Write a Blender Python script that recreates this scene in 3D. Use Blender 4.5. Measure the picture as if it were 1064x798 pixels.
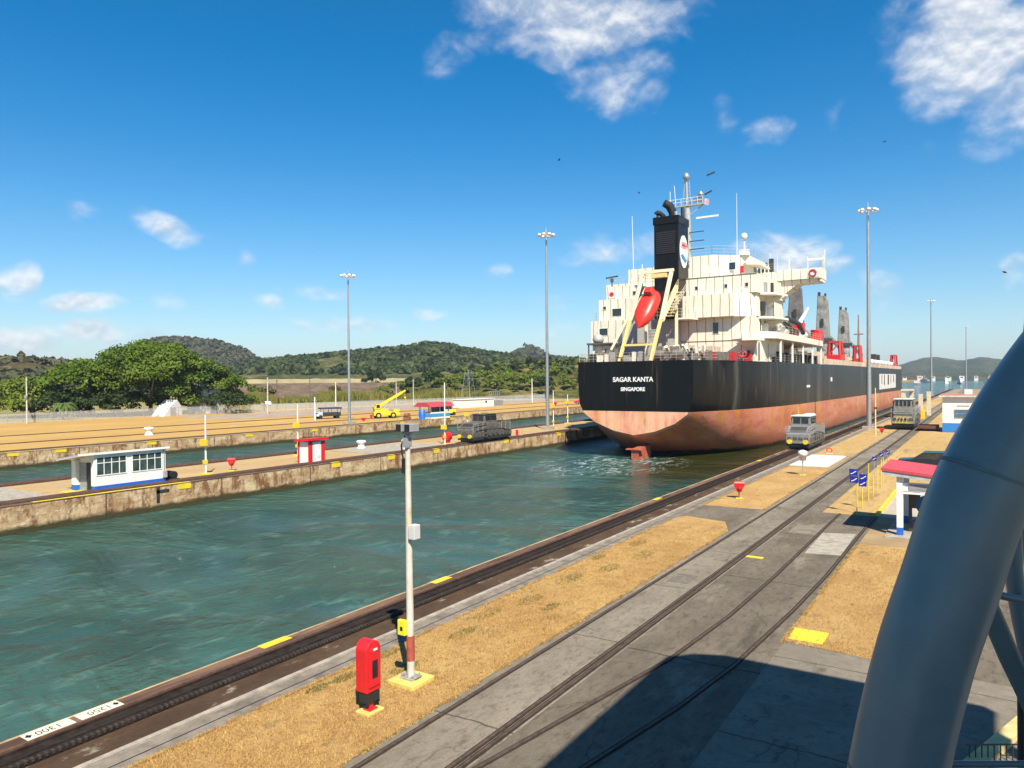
import bpy, bmesh, math, random
import numpy as np
from mathutils import Vector, Matrix, noise
R = math.radians
random.seed(7); rng = np.random.default_rng(7)
for o in list(bpy.data.objects): bpy.data.objects.remove(o)
SC = bpy.context.scene; COL = SC.collection

# ------------------------------------------------------------------ camera
F_PX = 765.0
yaw = math.atan(493/765); pitch = math.atan(4.7/765); roll = R(.5)
fw = Vector((-math.sin(yaw)*math.cos(pitch), math.cos(yaw)*math.cos(pitch), -math.sin(pitch)))
rt = Vector((math.cos(yaw), math.sin(yaw), 0)); up = rt.cross(fw)
c_, s_ = math.cos(roll), math.sin(roll)
r2 = c_*rt - s_*up; u2 = s_*rt + c_*up
cam = bpy.data.cameras.new('camera'); co = bpy.data.objects.new('camera', cam); COL.objects.link(co)
m = Matrix.Identity(4)
for i in range(3):
    m[i][0] = r2[i]; m[i][1] = u2[i]; m[i][2] = -fw[i]
m[0][3], m[1][3], m[2][3] = 0, 0, 7.6
co.matrix_world = m
cam.sensor_width = 36; cam.lens = F_PX/1064*36; cam.clip_start = .05; cam.clip_end = 9000
SC.camera = co

# ------------------------------------------------------------------ sun, sky, exposure
SUN_EL = R(49); sv = Vector((.72, -.70, 0)).normalized()
sun_dir = Vector((sv.x*math.cos(SUN_EL), sv.y*math.cos(SUN_EL), math.sin(SUN_EL)))
L = bpy.data.lights.new('sun', 'SUN'); L.energy = 5.0; L.angle = R(.5); L.color = (1, .90, .76)
lo = bpy.data.objects.new('sun', L); COL.objects.link(lo)
lo.rotation_euler = sun_dir.to_track_quat('Z', 'Y').to_euler()
W = bpy.data.worlds.new('World'); SC.world = W; W.use_nodes = True
SC.view_settings.view_transform = 'Standard'; SC.view_settings.look = 'None'
SC.view_settings.exposure = 1.0; SC.view_settings.gamma = 1

class NT:
    """tiny node helper; K scales every constant surface colour"""
    K = .84
    def __init__(s, tree): s.t = tree; tree.nodes.clear()
    def n(s, typ, **kw):
        nd = s.t.nodes.new(typ)
        ins = kw.pop('ins', {})
        for k, v in kw.items(): setattr(nd, k, v)
        for k, v in ins.items(): s.set(nd.inputs[k], v)
        return nd
    def set(s, sock, v):
        if isinstance(v, bpy.types.NodeSocket): s.t.links.new(v, sock)
        else: sock.default_value = v
    def math(s, op, a, b=0.0, c=None, clamp=False):
        nd = s.n('ShaderNodeMath', operation=op, use_clamp=clamp)
        s.set(nd.inputs[0], a); s.set(nd.inputs[1], b)
        if c is not None: s.set(nd.inputs[2], c)
        return nd.outputs[0]
    def mr(s, v, a, b, c=0., d=1., smooth=True):
        nd = s.n('ShaderNodeMapRange', interpolation_type='SMOOTHSTEP' if smooth else 'LINEAR', clamp=True)
        for i, x in enumerate((v, a, b, c, d)): s.set(nd.inputs[i], x)
        return nd.outputs[0]
    def mix(s, f, a, b, blend='MIX'):
        nd = s.n('ShaderNodeMix', data_type='RGBA', blend_type=blend)
        s.set(nd.inputs[0], f)
        s.set(nd.inputs[6], a if isinstance(a, bpy.types.NodeSocket) else (a[0]*s.K, a[1]*s.K, a[2]*s.K, 1))
        s.set(nd.inputs[7], b if isinstance(b, bpy.types.NodeSocket) else (b[0]*s.K, b[1]*s.K, b[2]*s.K, 1))
        return nd.outputs[2]
    def noise(s, vec, scale, detail=4, rough=.55, dist=0):
        nd = s.n('ShaderNodeTexNoise', ins={'Scale': scale, 'Detail': detail, 'Roughness': rough, 'Distortion': dist})
        if vec is not None: s.set(nd.inputs['Vector'], vec)
        return nd.outputs['Fac']
    def mapping(s, vec, scale=(1, 1, 1), loc=(0, 0, 0), rot=(0, 0, 0)):
        nd = s.n('ShaderNodeMapping', ins={'Vector': vec, 'Scale': scale, 'Location': loc, 'Rotation': rot})
        return nd.outputs[0]
    def sep(s, vec): 
        nd = s.n('ShaderNodeSeparateXYZ', ins={0: vec}); return nd.outputs

# sky with clouds placed by direction
t = NT(W.node_tree); t.K = 1.
sky = t.n('ShaderNodeTexSky', sky_type='NISHITA', sun_disc=False, sun_elevation=SUN_EL,
          sun_rotation=math.atan2(sv.x, sv.y), altitude=0, air_density=1.0, dust_density=.35, ozone_density=2.6)
skyc = t.n('ShaderNodeHueSaturation', ins={'Hue': .497, 'Saturation': 1.5, 'Value': 1.25, 'Color': sky.outputs[0]}).outputs[0]
tc = t.n('ShaderNodeTexCoord').outputs['Generated']
x, y, z = t.sep(tc)[0:3]
az = t.math('ARCTAN2', t.math('MULTIPLY', x, -1), y)
el = t.math('ARCSINE', z)
ang = t.n('ShaderNodeCombineXYZ', ins={0: az, 1: el, 2: 0.0}).outputs[0]
wn = t.n('ShaderNodeTexNoise', ins={'Scale': 9, 'Detail': 3}); t.set(wn.inputs['Vector'], ang)
warp = t.n('ShaderNodeVectorMath', operation='MULTIPLY_ADD')
t.set(warp.inputs[0], wn.outputs['Color']); warp.inputs[1].default_value = (.09, .06, 0); t.set(warp.inputs[2], ang)
wv = t.sep(warp.outputs[0])
# (azimuth, elevation, half widths, strength) in degrees
CLOUDS = [(27.5, 25.6, 6.9, 2.2, 1.0), (24.6, 21.7, 4.0, 1.9, 0.6), (31.6, 26.6, 4.5, 1.5, 0.8), (20.9, 25.7, 3.5, 1.3, 0.6), (0.7, 20.6, 3.8, 3.0, 1.1), (-1.6, 16.7, 2.7, 2.5, 1.0), (5.2, 22.3, 2.6, 1.7, 0.5), (12.1, 9.0, 3.2, 1.5, 1.1), (9.5, 7.6, 2.2, 0.7, 0.7), (24.0, 9.6, 3.6, 1.1, 0.75), (26.5, 10.6, 2.2, 0.9, 0.6), (16.2, 18.8, 1.0, 1.4, 0.5), (13.4, 17.2, 1.3, 1.0, 0.55), (9.2, 18.6, 0.7, 1.1, 0.3), (58.3, 10.8, 2.0, 0.8, 0.85), (63.3, 11.0, 1.0, 0.6, 0.4), (67.3, 6.7, 1.2, 1.2, 1.0), (62.9, 5.4, 2.3, 0.6, 0.95), (66.3, 2.9, 2.2, 0.9, 1.0), (62.2, 3.4, 2.0, 0.8, 1.0), (58.6, 3.2, 1.2, 0.6, 0.9), (50.8, 5.9, 1.4, 0.6, 0.75), (47.0, 7.1, 1.7, 0.6, 0.85), (52.9, 8.8, 0.8, 0.5, 0.6), (57.8, 5.9, 1.1, 0.5, 0.6), (50.3, 7.2, 1.0, 0.4, 0.5), (34.0, 8.1, 1.2, 0.6, 0.7), (39.6, 5.6, 1.2, 0.5, 0.6), (39.2, 5.4, 1.6, 0.4, 0.4), (44.0, 4.4, 1.8, 0.6, 0.5), (29.9, 5.5, 1.8, 0.7, 0.5), (29.9, 3.4, 1.8, 0.6, 0.5), (6.2, 5.5, 1.2, 1.5, 0.55), (-1.8, 6.6, 0.9, 0.8, 0.7), (2.9, 15.2, 0.7, 0.6, 0.3), (47.5, 4.2, 1.8, 0.6, 0.4), (37.2, 23.5, 1.9, 1.8, 0.3)]
tot = None
for (a, e, wa, we, st) in CLOUDS:
    dx = t.math('DIVIDE', t.math('SUBTRACT', wv[0], R(a)+.045), R(wa*1.45))
    dy = t.math('DIVIDE', t.math('SUBTRACT', wv[1], R(e)+.03), R(we*1.5))
    d = t.math('ADD', t.math('MULTIPLY', dx, dx), t.math('MULTIPLY', dy, dy))
    g = t.math('MULTIPLY', t.math('SUBTRACT', 1.0, d, clamp=True), st)
    tot = g if tot is None else t.math('MAXIMUM', tot, g)
n1 = t.noise(t.mapping(ang, (1, 1.5, 1)), 13, 5, .56, .25)
n2 = t.noise(t.mapping(ang, (1, 1.5, 1), (0, .012, 0)), 13, 4, .56, .25)
dens = t.mr(t.math('ADD', tot, t.math('MULTIPLY', t.math('SUBTRACT', n1, .5), 1.9)), .10, 1.35)
dens = t.math('MULTIPLY', dens, t.mr(tot, 0, .25))
shade = t.mr(t.math('SUBTRACT', n1, n2), -.10, .12)
ccol = t.mix(shade, (5.6, 6.2, 7.0), (9.6, 9.5, 9.3))
# a pale band close to the horizon
hz = t.mr(el, -.02, .30, .34, 0.)
skyc = t.mix(hz, skyc, (2.3, 4.6, 7.6))
fin = t.mix(t.math('MULTIPLY', dens, .92), skyc, ccol)
bg = t.n('ShaderNodeBackground', ins={'Color': fin, 'Strength': .058})
ow = t.n('ShaderNodeOutputWorld'); t.set(ow.inputs[0], bg.outputs[0])
W.cycles.sampling_method = 'MANUAL'; W.cycles.sample_map_resolution = 512

# ------------------------------------------------------------------ materials
MATS = {}
def M(name, col, rough=.6, col2=None, scale=3.0, var=.18, metal=0., bump=0., bscale=None, st=(1, 1, 1), stain=None, stain_amt=.5, stain_scale=1.2, stain_st=(1, 1, 1), spec=.5, grime=.0):
    if name in MATS: return MATS[name]
    mt = bpy.data.materials.new(name); mt.use_nodes = True; MATS[name] = mt
    q = NT(mt.node_tree)
    ob = q.n('ShaderNodeTexCoord').outputs['Object']
    v = q.mapping(ob, st)
    nf = q.mr(q.noise(v, scale, 6, .6), .3, .7)
    a = tuple(max(0, k*(1-var)) for k in col); b = col2 if col2 else tuple(min(1, k*(1+var)) for k in col)
    c = q.mix(nf, a, b)
    if stain:
        sn = q.mr(q.noise(q.mapping(ob, stain_st, (3.1, 1.7, .3)), stain_scale, 7, .65), .5, .72)
        c = q.mix(q.math('MULTIPLY', sn, stain_amt), c, stain)
    if grime:
        gn = q.noise(q.mapping(ob, (1, 1, .3), (9, 2, 5)), 9, 5, .7)
        c = q.mix(q.mr(gn, .5, .8, 0, grime), c, (.05, .045, .04))
    p = q.n('ShaderNodeBsdfPrincipled', ins={'Base Color': c, 'Roughness': rough, 'Metallic': metal, 'Specular IOR Level': spec})
    if bump:
        bn = q.n('ShaderNodeBump', ins={'Strength': bump, 'Distance': .05, 'Height': q.noise(v, bscale or scale*6, 5, .6)})
        q.set(p.inputs['Normal'], bn.outputs[0])
    q.set(q.n('ShaderNodeOutputMaterial').inputs[0], p.outputs[0])
    return mt

WHITE = M('white_paint', (.78, .78, .75), .45, var=.05, scale=2, stain=(.45, .42, .36), stain_amt=.35, stain_scale=2.5)
BLUE = M('blue_paint', (.02, .12, .5), .45, var=.12, grime=.2)
RED = M('red_paint', (.62, .015, .02), .4, var=.08, grime=.15)
REDDULL = M('dull_red_paint', (.42, .03, .03), .55, var=.2, grime=.4)
YEL = M('yellow_paint', (.75, .55, .02), .5, var=.12, stain=(.35, .3, .12), stain_amt=.5, stain_scale=4)
BLACK = M('black_rubber', (.012, .012, .014), .6)
DARK = M('dark_steel', (.03, .03, .032), .5, var=.3)
GREY = M('grey_paint', (.3, .31, .31), .5, var=.1, stain=(.12, .1, .08), stain_amt=.5)
GALV = M('galvanised_steel', (.42, .44, .45), .42, var=.1, metal=.6)
LOCO = M('loco_grey', (.25, .25, .238), .45, var=.14, scale=5, metal=.2, stain=(.1, .08, .06), stain_amt=.6, stain_scale=3, grime=.5)
GLASS = M('dark_glass', (.02, .03, .035), .06, var=.3, spec=.8)
GREENGLASS = M('booth_glass', (.045, .075, .07), .08, var=.4, scale=1.5, spec=.7)
CREAM = M('cream_paint', (.74, .71, .59), .5, var=.05)
BROWNSTEEL = M('rusty_rail', (.10, .055, .035), .55, col2=(.17, .09, .055), scale=8, stain=(.04, .03, .025), stain_amt=.8)
CONC = M('concrete', (.225, .195, .155), .9, var=.25, scale=2.2, bump=.5, bscale=30, stain=(.11, .095, .075), stain_amt=.8, stain_scale=1.1, spec=.15)
CONCPALE = M('pale_concrete', (.36, .325, .265), .9, var=.2, scale=3, bump=.4, bscale=30, stain=(.22, .19, .145), stain_amt=.75, stain_scale=1.6, spec=.15)
STEELBLUE = M('blue_grey_steel', (.15, .215, .225), .33, var=.06, scale=4, bump=.04, bscale=3, stain=(.12, .17, .18), stain_amt=.4)
ORANGE = M('orange_paint', (.75, .1, .02), .45, var=.1)
REDORANGE = M('lifeboat_red', (.72, .035, .02), .38, var=.06)

# ------------------------------------------------------------------ mesh builders
class MB:
    def __init__(s, off=(0, 0, 0)): s.v = []; s.f = []; s.m = []; s.off = Vector(off); s.smooth = []
    def add(s, vs, fs, mi=0, smooth=False):
        b = len(s.v); s.v += [Vector(p) - s.off for p in vs]
        s.f += [tuple(i+b for i in f) for f in fs]; s.m += [mi]*len(fs); s.smooth += [smooth]*len(fs)
        return s
    def box(s, x0, x1, y0, y1, z0, z1, mi=0):
        x0, x1 = min(x0, x1), max(x0, x1); y0, y1 = min(y0, y1), max(y0, y1)
        vs = [(x, y, z) for z in (z0, z1) for x, y in ((x0, y0), (x1, y0), (x1, y1), (x0, y1))]
        return s.add(vs, [(3, 2, 1, 0), (4, 5, 6, 7), (0, 1, 5, 4), (1, 2, 6, 5), (2, 3, 7, 6), (3, 0, 4, 7)], mi)
    def cbox(s, c, d, mi=0): return s.box(c[0]-d[0]/2, c[0]+d[0]/2, c[1]-d[1]/2, c[1]+d[1]/2, c[2]-d[2]/2, c[2]+d[2]/2, mi)
    def sheet(s, poly, z, mi=0): return s.add([(p[0], p[1], z) for p in poly], [tuple(range(len(poly)))], mi)
    def cyl(s, p0, p1, r0, r1=None, n=10, mi=0, cap=True):
        p0 = Vector(p0); p1 = Vector(p1); r1 = r0 if r1 is None else r1
        d = (p1-p0).normalized(); a = d.orthogonal().normalized(); b = d.cross(a)
        vs = []
        for p, r in ((p0, r0), (p1, r1)):
            for i in range(n):
                th = 2*math.pi*i/n; vs.append(p + a*(r*math.cos(th)) + b*(r*math.sin(th)))
        fs = [(i, (i+1) % n, n+(i+1) % n, n+i) for i in range(n)]
        s.add(vs, fs, mi, True)
        if cap:
            s.add(vs[:n], [tuple(reversed(range(n)))], mi); s.add(vs[n:], [tuple(range(n))], mi)
        return s
    def tube(s, pts, r, n=8, mi=0):
        pts = [Vector(p) for p in pts]; k = len(pts); rs = r if isinstance(r, (list, tuple)) else [r]*k
        vs = []; ref = None
        for i, p in enumerate(pts):
            d = (pts[min(i+1, k-1)]-pts[max(i-1, 0)]).normalized()
            if ref is None: ref = d.orthogonal().normalized()
            a = (ref - d*ref.dot(d)).normalized(); ref = a; b = d.cross(a)
            for j in range(n):
                th = 2*math.pi*j/n; vs.append(p + a*(rs[i]*math.cos(th)) + b*(rs[i]*math.sin(th)))
        fs = [(i*n+j, i*n+(j+1) % n, (i+1)*n+(j+1) % n, (i+1)*n+j) for i in range(k-1) for j in range(n)]
        s.add(vs, fs, mi, True)
        s.add(vs[:n], [tuple(reversed(range(n)))], mi); s.add(vs[-n:], [tuple(range(n))], mi)
        return s
    def bar(s, p0, p1, w, h=None, mi=0):
        p0 = Vector(p0); p1 = Vector(p1); h = h or w
        d = (p1-p0).normalized(); a = Vector((0, 0, 1)).cross(d)
        a = a.normalized() if a.length > 1e-4 else Vector((1, 0, 0)); b = d.cross(a)
        vs = [p + a*(sx*w/2) + b*(sy*h/2) for p in (p0, p1) for sx, sy in ((-1, -1), (1, -1), (1, 1), (-1, 1))]
        return s.add(vs, [(3, 2, 1, 0), (4, 5, 6, 7), (0, 1, 5, 4), (1, 2, 6, 5), (2, 3, 7, 6), (3, 0, 4, 7)], mi)
    def prism(s, poly, axis, a, b, mi=0):
        """poly in the two other axes (xyz order), extruded along axis from a to b"""
        def P(p, t):
            return {'x': (t, p[0], p[1]), 'y': (p[0], t, p[1]), 'z': (p[0], p[1], t)}[axis]
        n = len(poly); vs = [P(p, a) for p in poly] + [P(p, b) for p in poly]
        return s.add(vs, [tuple(reversed(range(n))), tuple(range(n, 2*n))] + [(i, (i+1) % n, n+(i+1) % n, n+i) for i in range(n)], mi)
    def lathe(s, prof, c=(0, 0, 0), n=16, mi=0):
        vs = []; k = len(prof)
        for r, z in prof:
            for j in range(n):
                th = 2*math.pi*j/n; vs.append((c[0]+r*math.cos(th), c[1]+r*math.sin(th), c[2]+z))
        s.add(vs, [(i*n+j, i*n+(j+1) % n, (i+1)*n+(j+1) % n, (i+1)*n+j) for i in range(k-1) for j in range(n)], mi, True)
        s.add(vs[:n], [tuple(reversed(range(n)))], mi); s.add(vs[-n:], [tuple(range(n))], mi)
        return s
    def build(s, name, mats, parent=None, bevel=0, fixn=True, each=False):
        if each:   # one object per connected piece
            par = {}
            def find(a):
                while par.setdefault(a, a) != a: a = par[a]
                return a
            key = [tuple(round(c, 3) for c in v) for v in s.v]
            for f in s.f:
                for i in f[1:]: par[find(key[i])] = find(key[f[0]])
            grp = {}
            for k_, f in enumerate(s.f): grp.setdefault(find(key[f[0]]), []).append(k_)
            out = []
            for fl in grp.values():
                b = MB(); ids = {}
                for k_ in fl:
                    for i in s.f[k_]:
                        if i not in ids: ids[i] = len(b.v); b.v.append(s.v[i])
                    b.f.append(tuple(ids[i] for i in s.f[k_])); b.m.append(s.m[k_]); b.smooth.append(s.smooth[k_])
                out.append(b.build(name, mats, parent, bevel, fixn))
            return out[0]
        me = bpy.data.meshes.new(name)
        me.from_pydata([tuple(v) for v in s.v], [], s.f)
        mats = mats if isinstance(mats, (list, tuple)) else [mats]
        for mt in mats: me.materials.append(mt)
        me.polygons.foreach_set('material_index', s.m); me.polygons.foreach_set('use_smooth', s.smooth)
        if fixn:
            bm = bmesh.new(); bm.from_mesh(me); bmesh.ops.recalc_face_normals(bm, faces=bm.faces); bm.to_mesh(me); bm.free()
        me.update()
        o = bpy.data.objects.new(name, me); COL.objects.link(o)
        if parent: o.parent = parent
        if bevel:
            md = o.modifiers.new('bevel', 'BEVEL'); md.width = bevel; md.segments = 2; md.limit_method = 'ANGLE'; md.angle_limit = R(40)
        return o

def tag(o, label=None, cat=None, group=None, kind=None):
    if label: o['label'] = label
    if cat: o['category'] = cat
    if group: o['group'] = group
    if kind: o['kind'] = kind
    return o
def thing(name, label, cat, loc=(0, 0, 0), rz=0, group=None):
    o = bpy.data.objects.new(name, None); COL.objects.link(o); o.empty_display_size = .3
    o.location = loc; o.rotation_euler = (0, 0, rz)
    return tag(o, label, cat, group)
def dup(root, loc, rz=0, label=None, group=None, sc=None):
    r = root.copy(); COL.objects.link(r); r.location = loc; r.rotation_euler = (0, 0, rz)
    if label: r['label'] = label
    if group: r['group'] = group
    if sc: r.scale = (sc, sc, sc) if not isinstance(sc, tuple) else sc
    def rec(a, b):
        for ch in list(a.children):
            c = ch.copy(); COL.objects.link(c); c.parent = b; rec(ch, c)
    rec(root, r)
    return r
def text(name, body, size, mat, parent, loc, rot, ext=.01, sx=1.0, bold=0.0):
    cu = bpy.data.curves.new(name, 'FONT'); cu.body = body; cu.size = size; cu.extrude = ext; cu.align_x = 'CENTER'; cu.align_y = 'CENTER'; cu.offset = bold
    tmp = bpy.data.objects.new(name, cu); COL.objects.link(tmp)
    dg = bpy.context.evaluated_depsgraph_get()
    me = bpy.data.meshes.new_from_object(tmp.evaluated_get(dg)); bpy.data.objects.remove(tmp)
    me.materials.clear(); me.materials.append(mat)
    o = bpy.data.objects.new(name, me); COL.objects.link(o); o.parent = parent
    o.location = loc; o.rotation_euler = rot; o.scale = (sx, 1, 1)
    return o
def struct(o): return tag(o, kind='structure')
def bigmesh(name, V, Fq, mat, parent=None, smooth=False):
    me = bpy.data.meshes.new(name); nv, nf, k = len(V), len(Fq), Fq.shape[1]
    me.vertices.add(nv); me.vertices.foreach_set('co', np.asarray(V, np.float32).ravel())
    me.loops.add(nf*k); me.loops.foreach_set('vertex_index', np.asarray(Fq, np.int32).ravel())
    me.polygons.add(nf); me.polygons.foreach_set('loop_start', np.arange(nf, dtype=np.int32)*k)
    me.polygons.foreach_set('loop_total', np.full(nf, k, np.int32))
    me.polygons.foreach_set('use_smooth', np.full(nf, smooth))
    me.materials.append(mat); me.update(calc_edges=True); me.validate()
    o = bpy.data.objects.new(name, me); COL.objects.link(o)
    if parent: o.parent = parent
    return o

# ------------------------------------------------------------------ ground, water, walls
XN, XI, XL, XB = -17.45, -50.9, -62.6, -90.5     # near wall, centre wall, far side of centre wall, far bank
Y0, Y1 = -80, 480; WZ = -1.8

def strip_mat(name, c1, c2, c3, s1=.35, s2=6, bump=.5, patch=None, patch_amt=.6, patch_scale=.25, st=(1, 1, 1), joints=0., cracks=0.):
    mt = bpy.data.materials.new(name); mt.use_nodes = True; q = NT(mt.node_tree)
    ob = q.mapping(q.n('ShaderNodeTexCoord').outputs['Object'], st)
    a = q.mr(q.noise(ob, s1, 6, .65), .32, .68); b = q.noise(ob, s2, 6, .72); f = q.noise(ob, s2*7, 4, .75)
    c = q.mix(a, c1, c2)
    c = q.mix(q.mr(b, .45, .75), c, c3)
    c = q.mix(q.mr(f, .35, .75, .0, .38), c, q.mix(.5, c3, (.10, .07, .035)))
    if patch:
        pn = q.mr(q.noise(q.mapping(ob, (1, 1, 1), (5, 8, 0)), patch_scale, 7, .7), .56, .68)
        c = q.mix(q.math('MULTIPLY', pn, patch_amt), c, patch)
    if joints:
        gy = q.sep(q.n('ShaderNodeTexCoord').outputs['Object'])[1]; wob = q.math('MULTIPLY', q.math('SUBTRACT', q.noise(ob, 1.2, 3, .6), .5), .05)
        jl = q.math('LESS_THAN', q.math('ABSOLUTE', q.math('SUBTRACT', q.math('FRACT', q.math('ADD', q.math('MULTIPLY', gy, 1/joints), .37)), q.math('ADD', .5, wob))), .0045)
        c = q.mix(q.math('MULTIPLY', jl, .75), c, (.05, .042, .03))
    if cracks:
        vr = q.n('ShaderNodeTexVoronoi', feature='DISTANCE_TO_EDGE', ins={'Scale': .42}); wv_ = q.n('ShaderNodeVectorMath', operation='MULTIPLY_ADD')
        nz = q.n('ShaderNodeTexNoise', ins={'Scale': 1.1, 'Detail': 5}); q.set(nz.inputs['Vector'], ob); q.set(wv_.inputs[0], nz.outputs['Color']); wv_.inputs[1].default_value = (1.3, 1.3, 0); q.set(wv_.inputs[2], ob); q.set(vr.inputs['Vector'], wv_.outputs[0])
        ck = q.math('MULTIPLY', q.math('LESS_THAN', vr.outputs['Distance'], .006), q.mr(q.noise(ob, .35, 3, .5), .42, .55))
        c = q.mix(q.math('MULTIPLY', ck, cracks), c, (.045, .038, .028))
        oil = q.mr(q.noise(q.mapping(ob, (1, .35, 1), (2, 9, 1)), .8, 5, .7), .6, .72); c = q.mix(q.math('MULTIPLY', oil, .55), c, (.05, .043, .034))
    p = q.n('ShaderNodeBsdfPrincipled', ins={'Base Color': c, 'Roughness': .95, 'Specular IOR Level': .15})
    bn = q.n('ShaderNodeBump', ins={'Strength': bump, 'Distance': .06, 'Height': q.math('ADD', b, f)})
    q.set(p.inputs['Normal'], bn.outputs[0]); q.set(q.n('ShaderNodeOutputMaterial').inputs[0], p.outputs[0])
    return mt
DRYGRASS = strip_mat('dry_grass', (.46, .275, .10), (.60, .40, .15), (.34, .19, .075), .5, 5, .8, patch=(.185, .125, .055), patch_amt=.75, patch_scale=.8, st=(1, .55, 1))
DIRT = strip_mat('tan_dirt', (.45, .30, .12), (.53, .375, .15), (.33, .21, .085), .22, 2.5, .5, patch=(.2, .12, .06), patch_amt=.7, patch_scale=.35, st=(1, .22, 1))
ISL = strip_mat('island_dirt', (.44, .305, .14), (.52, .39, .21), (.35, .23, .10), .2, 2.0, .5, patch=(.36, .32, .26), patch_amt=.8, patch_scale=.3, st=(1, .25, 1))
FARBANK = strip_mat('orange_grass', (.46, .285, .085), (.54, .355, .12), (.38, .225, .07), .06, .8, .3, patch=(.3, .2, .09), patch_amt=.6, patch_scale=.1, st=(1.5, .3, 1))
GRAVEL = strip_mat('brown_gravel', (.075, .045, .028), (.13, .08, .045), (.05, .035, .025), .8, 9, .7, patch=(.46, .41, .32), patch_amt=.95, patch_scale=1.2, st=(1.1, .55, 1))
ROAD = strip_mat('road_concrete', (.20, .175, .132), (.31, .27, .21), (.125, .108, .08), .5, 5, .5, patch=(.1, .088, .07), patch_amt=.7, patch_scale=.35, st=(1, .45, 1), joints=6.2, cracks=.5)
ROADDARK = strip_mat('worn_asphalt', (.125, .106, .08), (.215, .187, .143), (.085, .072, .055), .4, 5, .5, patch=(.27, .235, .185), patch_amt=.75, patch_scale=.45, st=(1, .4, 1), joints=9., cracks=.4)
APRON = strip_mat('apron_concrete', (.195, .172, .135), (.255, .228, .18), (.155, .135, .104), .6, 4, .2, patch=(.15, .13, .10), patch_amt=.6, patch_scale=.5, joints=5., cracks=.4)
PAVE = strip_mat('paving', (.42, .38, .3), (.48, .44, .36), (.36, .32, .25), .8, 4, .2)
ROUGHGR = strip_mat('rough_grassland', (.22, .2, .06), (.36, .28, .1), (.15, .16, .045), .012, .12, .2, patch=(.42, .3, .14), patch_amt=.8, patch_scale=.02)

# water
wm = bpy.data.materials.new('canal_water'); wm.use_nodes = True; q = NT(wm.node_tree)
ob = q.n('ShaderNodeTexCoord').outputs['Object']; gx, gy, gz = q.sep(ob)[0:3]
w1 = q.noise(q.mapping(ob, (1.05, .55, 1), rot=(0, 0, R(25))), 1.0, 5, .6, .5)
w2 = q.noise(q.mapping(ob, (1, .55, 1), rot=(0, 0, R(-18))), 3.0, 5, .62, .4)
w0 = q.noise(ob, .09, 3, .5, 1.0)
w3 = q.noise(q.mapping(ob, (1, .6, 1), rot=(0, 0, R(10))), 5.0, 4, .6, .4)
hgt = q.math('ADD', q.math('ADD', q.math('MULTIPLY', w1, .55), q.math('MULTIPLY', w2, .30)), q.math('MULTIPLY', w3, .12))
col = q.mix(q.mr(w0, .35, .65), (.022, .070, .056), (.038, .104, .082))
col = q.mix(q.mr(w1, .5, .78), col, (.085, .175, .14))
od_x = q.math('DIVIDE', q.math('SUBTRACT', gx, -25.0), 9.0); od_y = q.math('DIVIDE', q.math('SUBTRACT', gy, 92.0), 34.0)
hull_refl = q.math('SUBTRACT', 1.0, q.math('ADD', q.math('MULTIPLY', od_x, od_x), q.math('MULTIPLY', od_y, od_y)), clamp=True)
col = q.mix(q.mr(q.math('ADD', hull_refl, q.math('MULTIPLY', q.math('SUBTRACT', w1, .5), .6)), .05, .6), col, (.032, .036, .009))  # olive reflection of the hull painted into the water colour
# churned water behind the stern
ddx = q.math('DIVIDE', q.math('SUBTRACT', gx, -35.0), 8.5); ddy = q.math('DIVIDE', q.math('SUBTRACT', gy, 74.0), 13.0)
wk = q.math('SUBTRACT', 1.0, q.math('ADD', q.math('MULTIPLY', ddx, ddx), q.math('MULTIPLY', ddy, ddy)), clamp=True)
fo = q.noise(q.mapping(ob, (1.6, .5, 1), rot=(0, 0, R(12))), .9, 7, .7, 1.2)
foam = q.math('MULTIPLY', q.mr(fo, .50, .64), q.math('POWER', wk, .7))
fo2 = q.noise(q.mapping(ob, (.5, .9, 1), rot=(0, 0, R(60))), .35, 8, .72, 1.5)
foam = q.math('MAXIMUM', q.math('MULTIPLY', foam, .75), q.math('MULTIPLY', q.mr(fo2, .64, .74), .35))
col = q.mix(foam, col, (.55, .62, .58))
p = q.n('ShaderNodeBsdfPrincipled', ins={'Base Color': col, 'Roughness': q.math('ADD', .09, q.math('MULTIPLY', foam, .5)), 'IOR': 1.33, 'Specular IOR Level': .5})
bn = q.n('ShaderNodeBump', ins={'Strength': .8, 'Distance': 1.0, 'Height': q.math('MULTIPLY', hgt, q.mr(q.noise(q.mapping(ob, (.5, 1, 1), (7, 3, 0)), .11, 4, .6, 1.5), .35, .65, .35, 1.25))})
q.set(p.inputs['Normal'], bn.outputs[0]); q.set(q.n('ShaderNodeOutputMaterial').inputs[0], p.outputs[0])
struct(MB().sheet([(-4000, -300), (3000, -300), (3000, 7000), (-4000, 7000)], WZ).build('water', wm))

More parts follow.
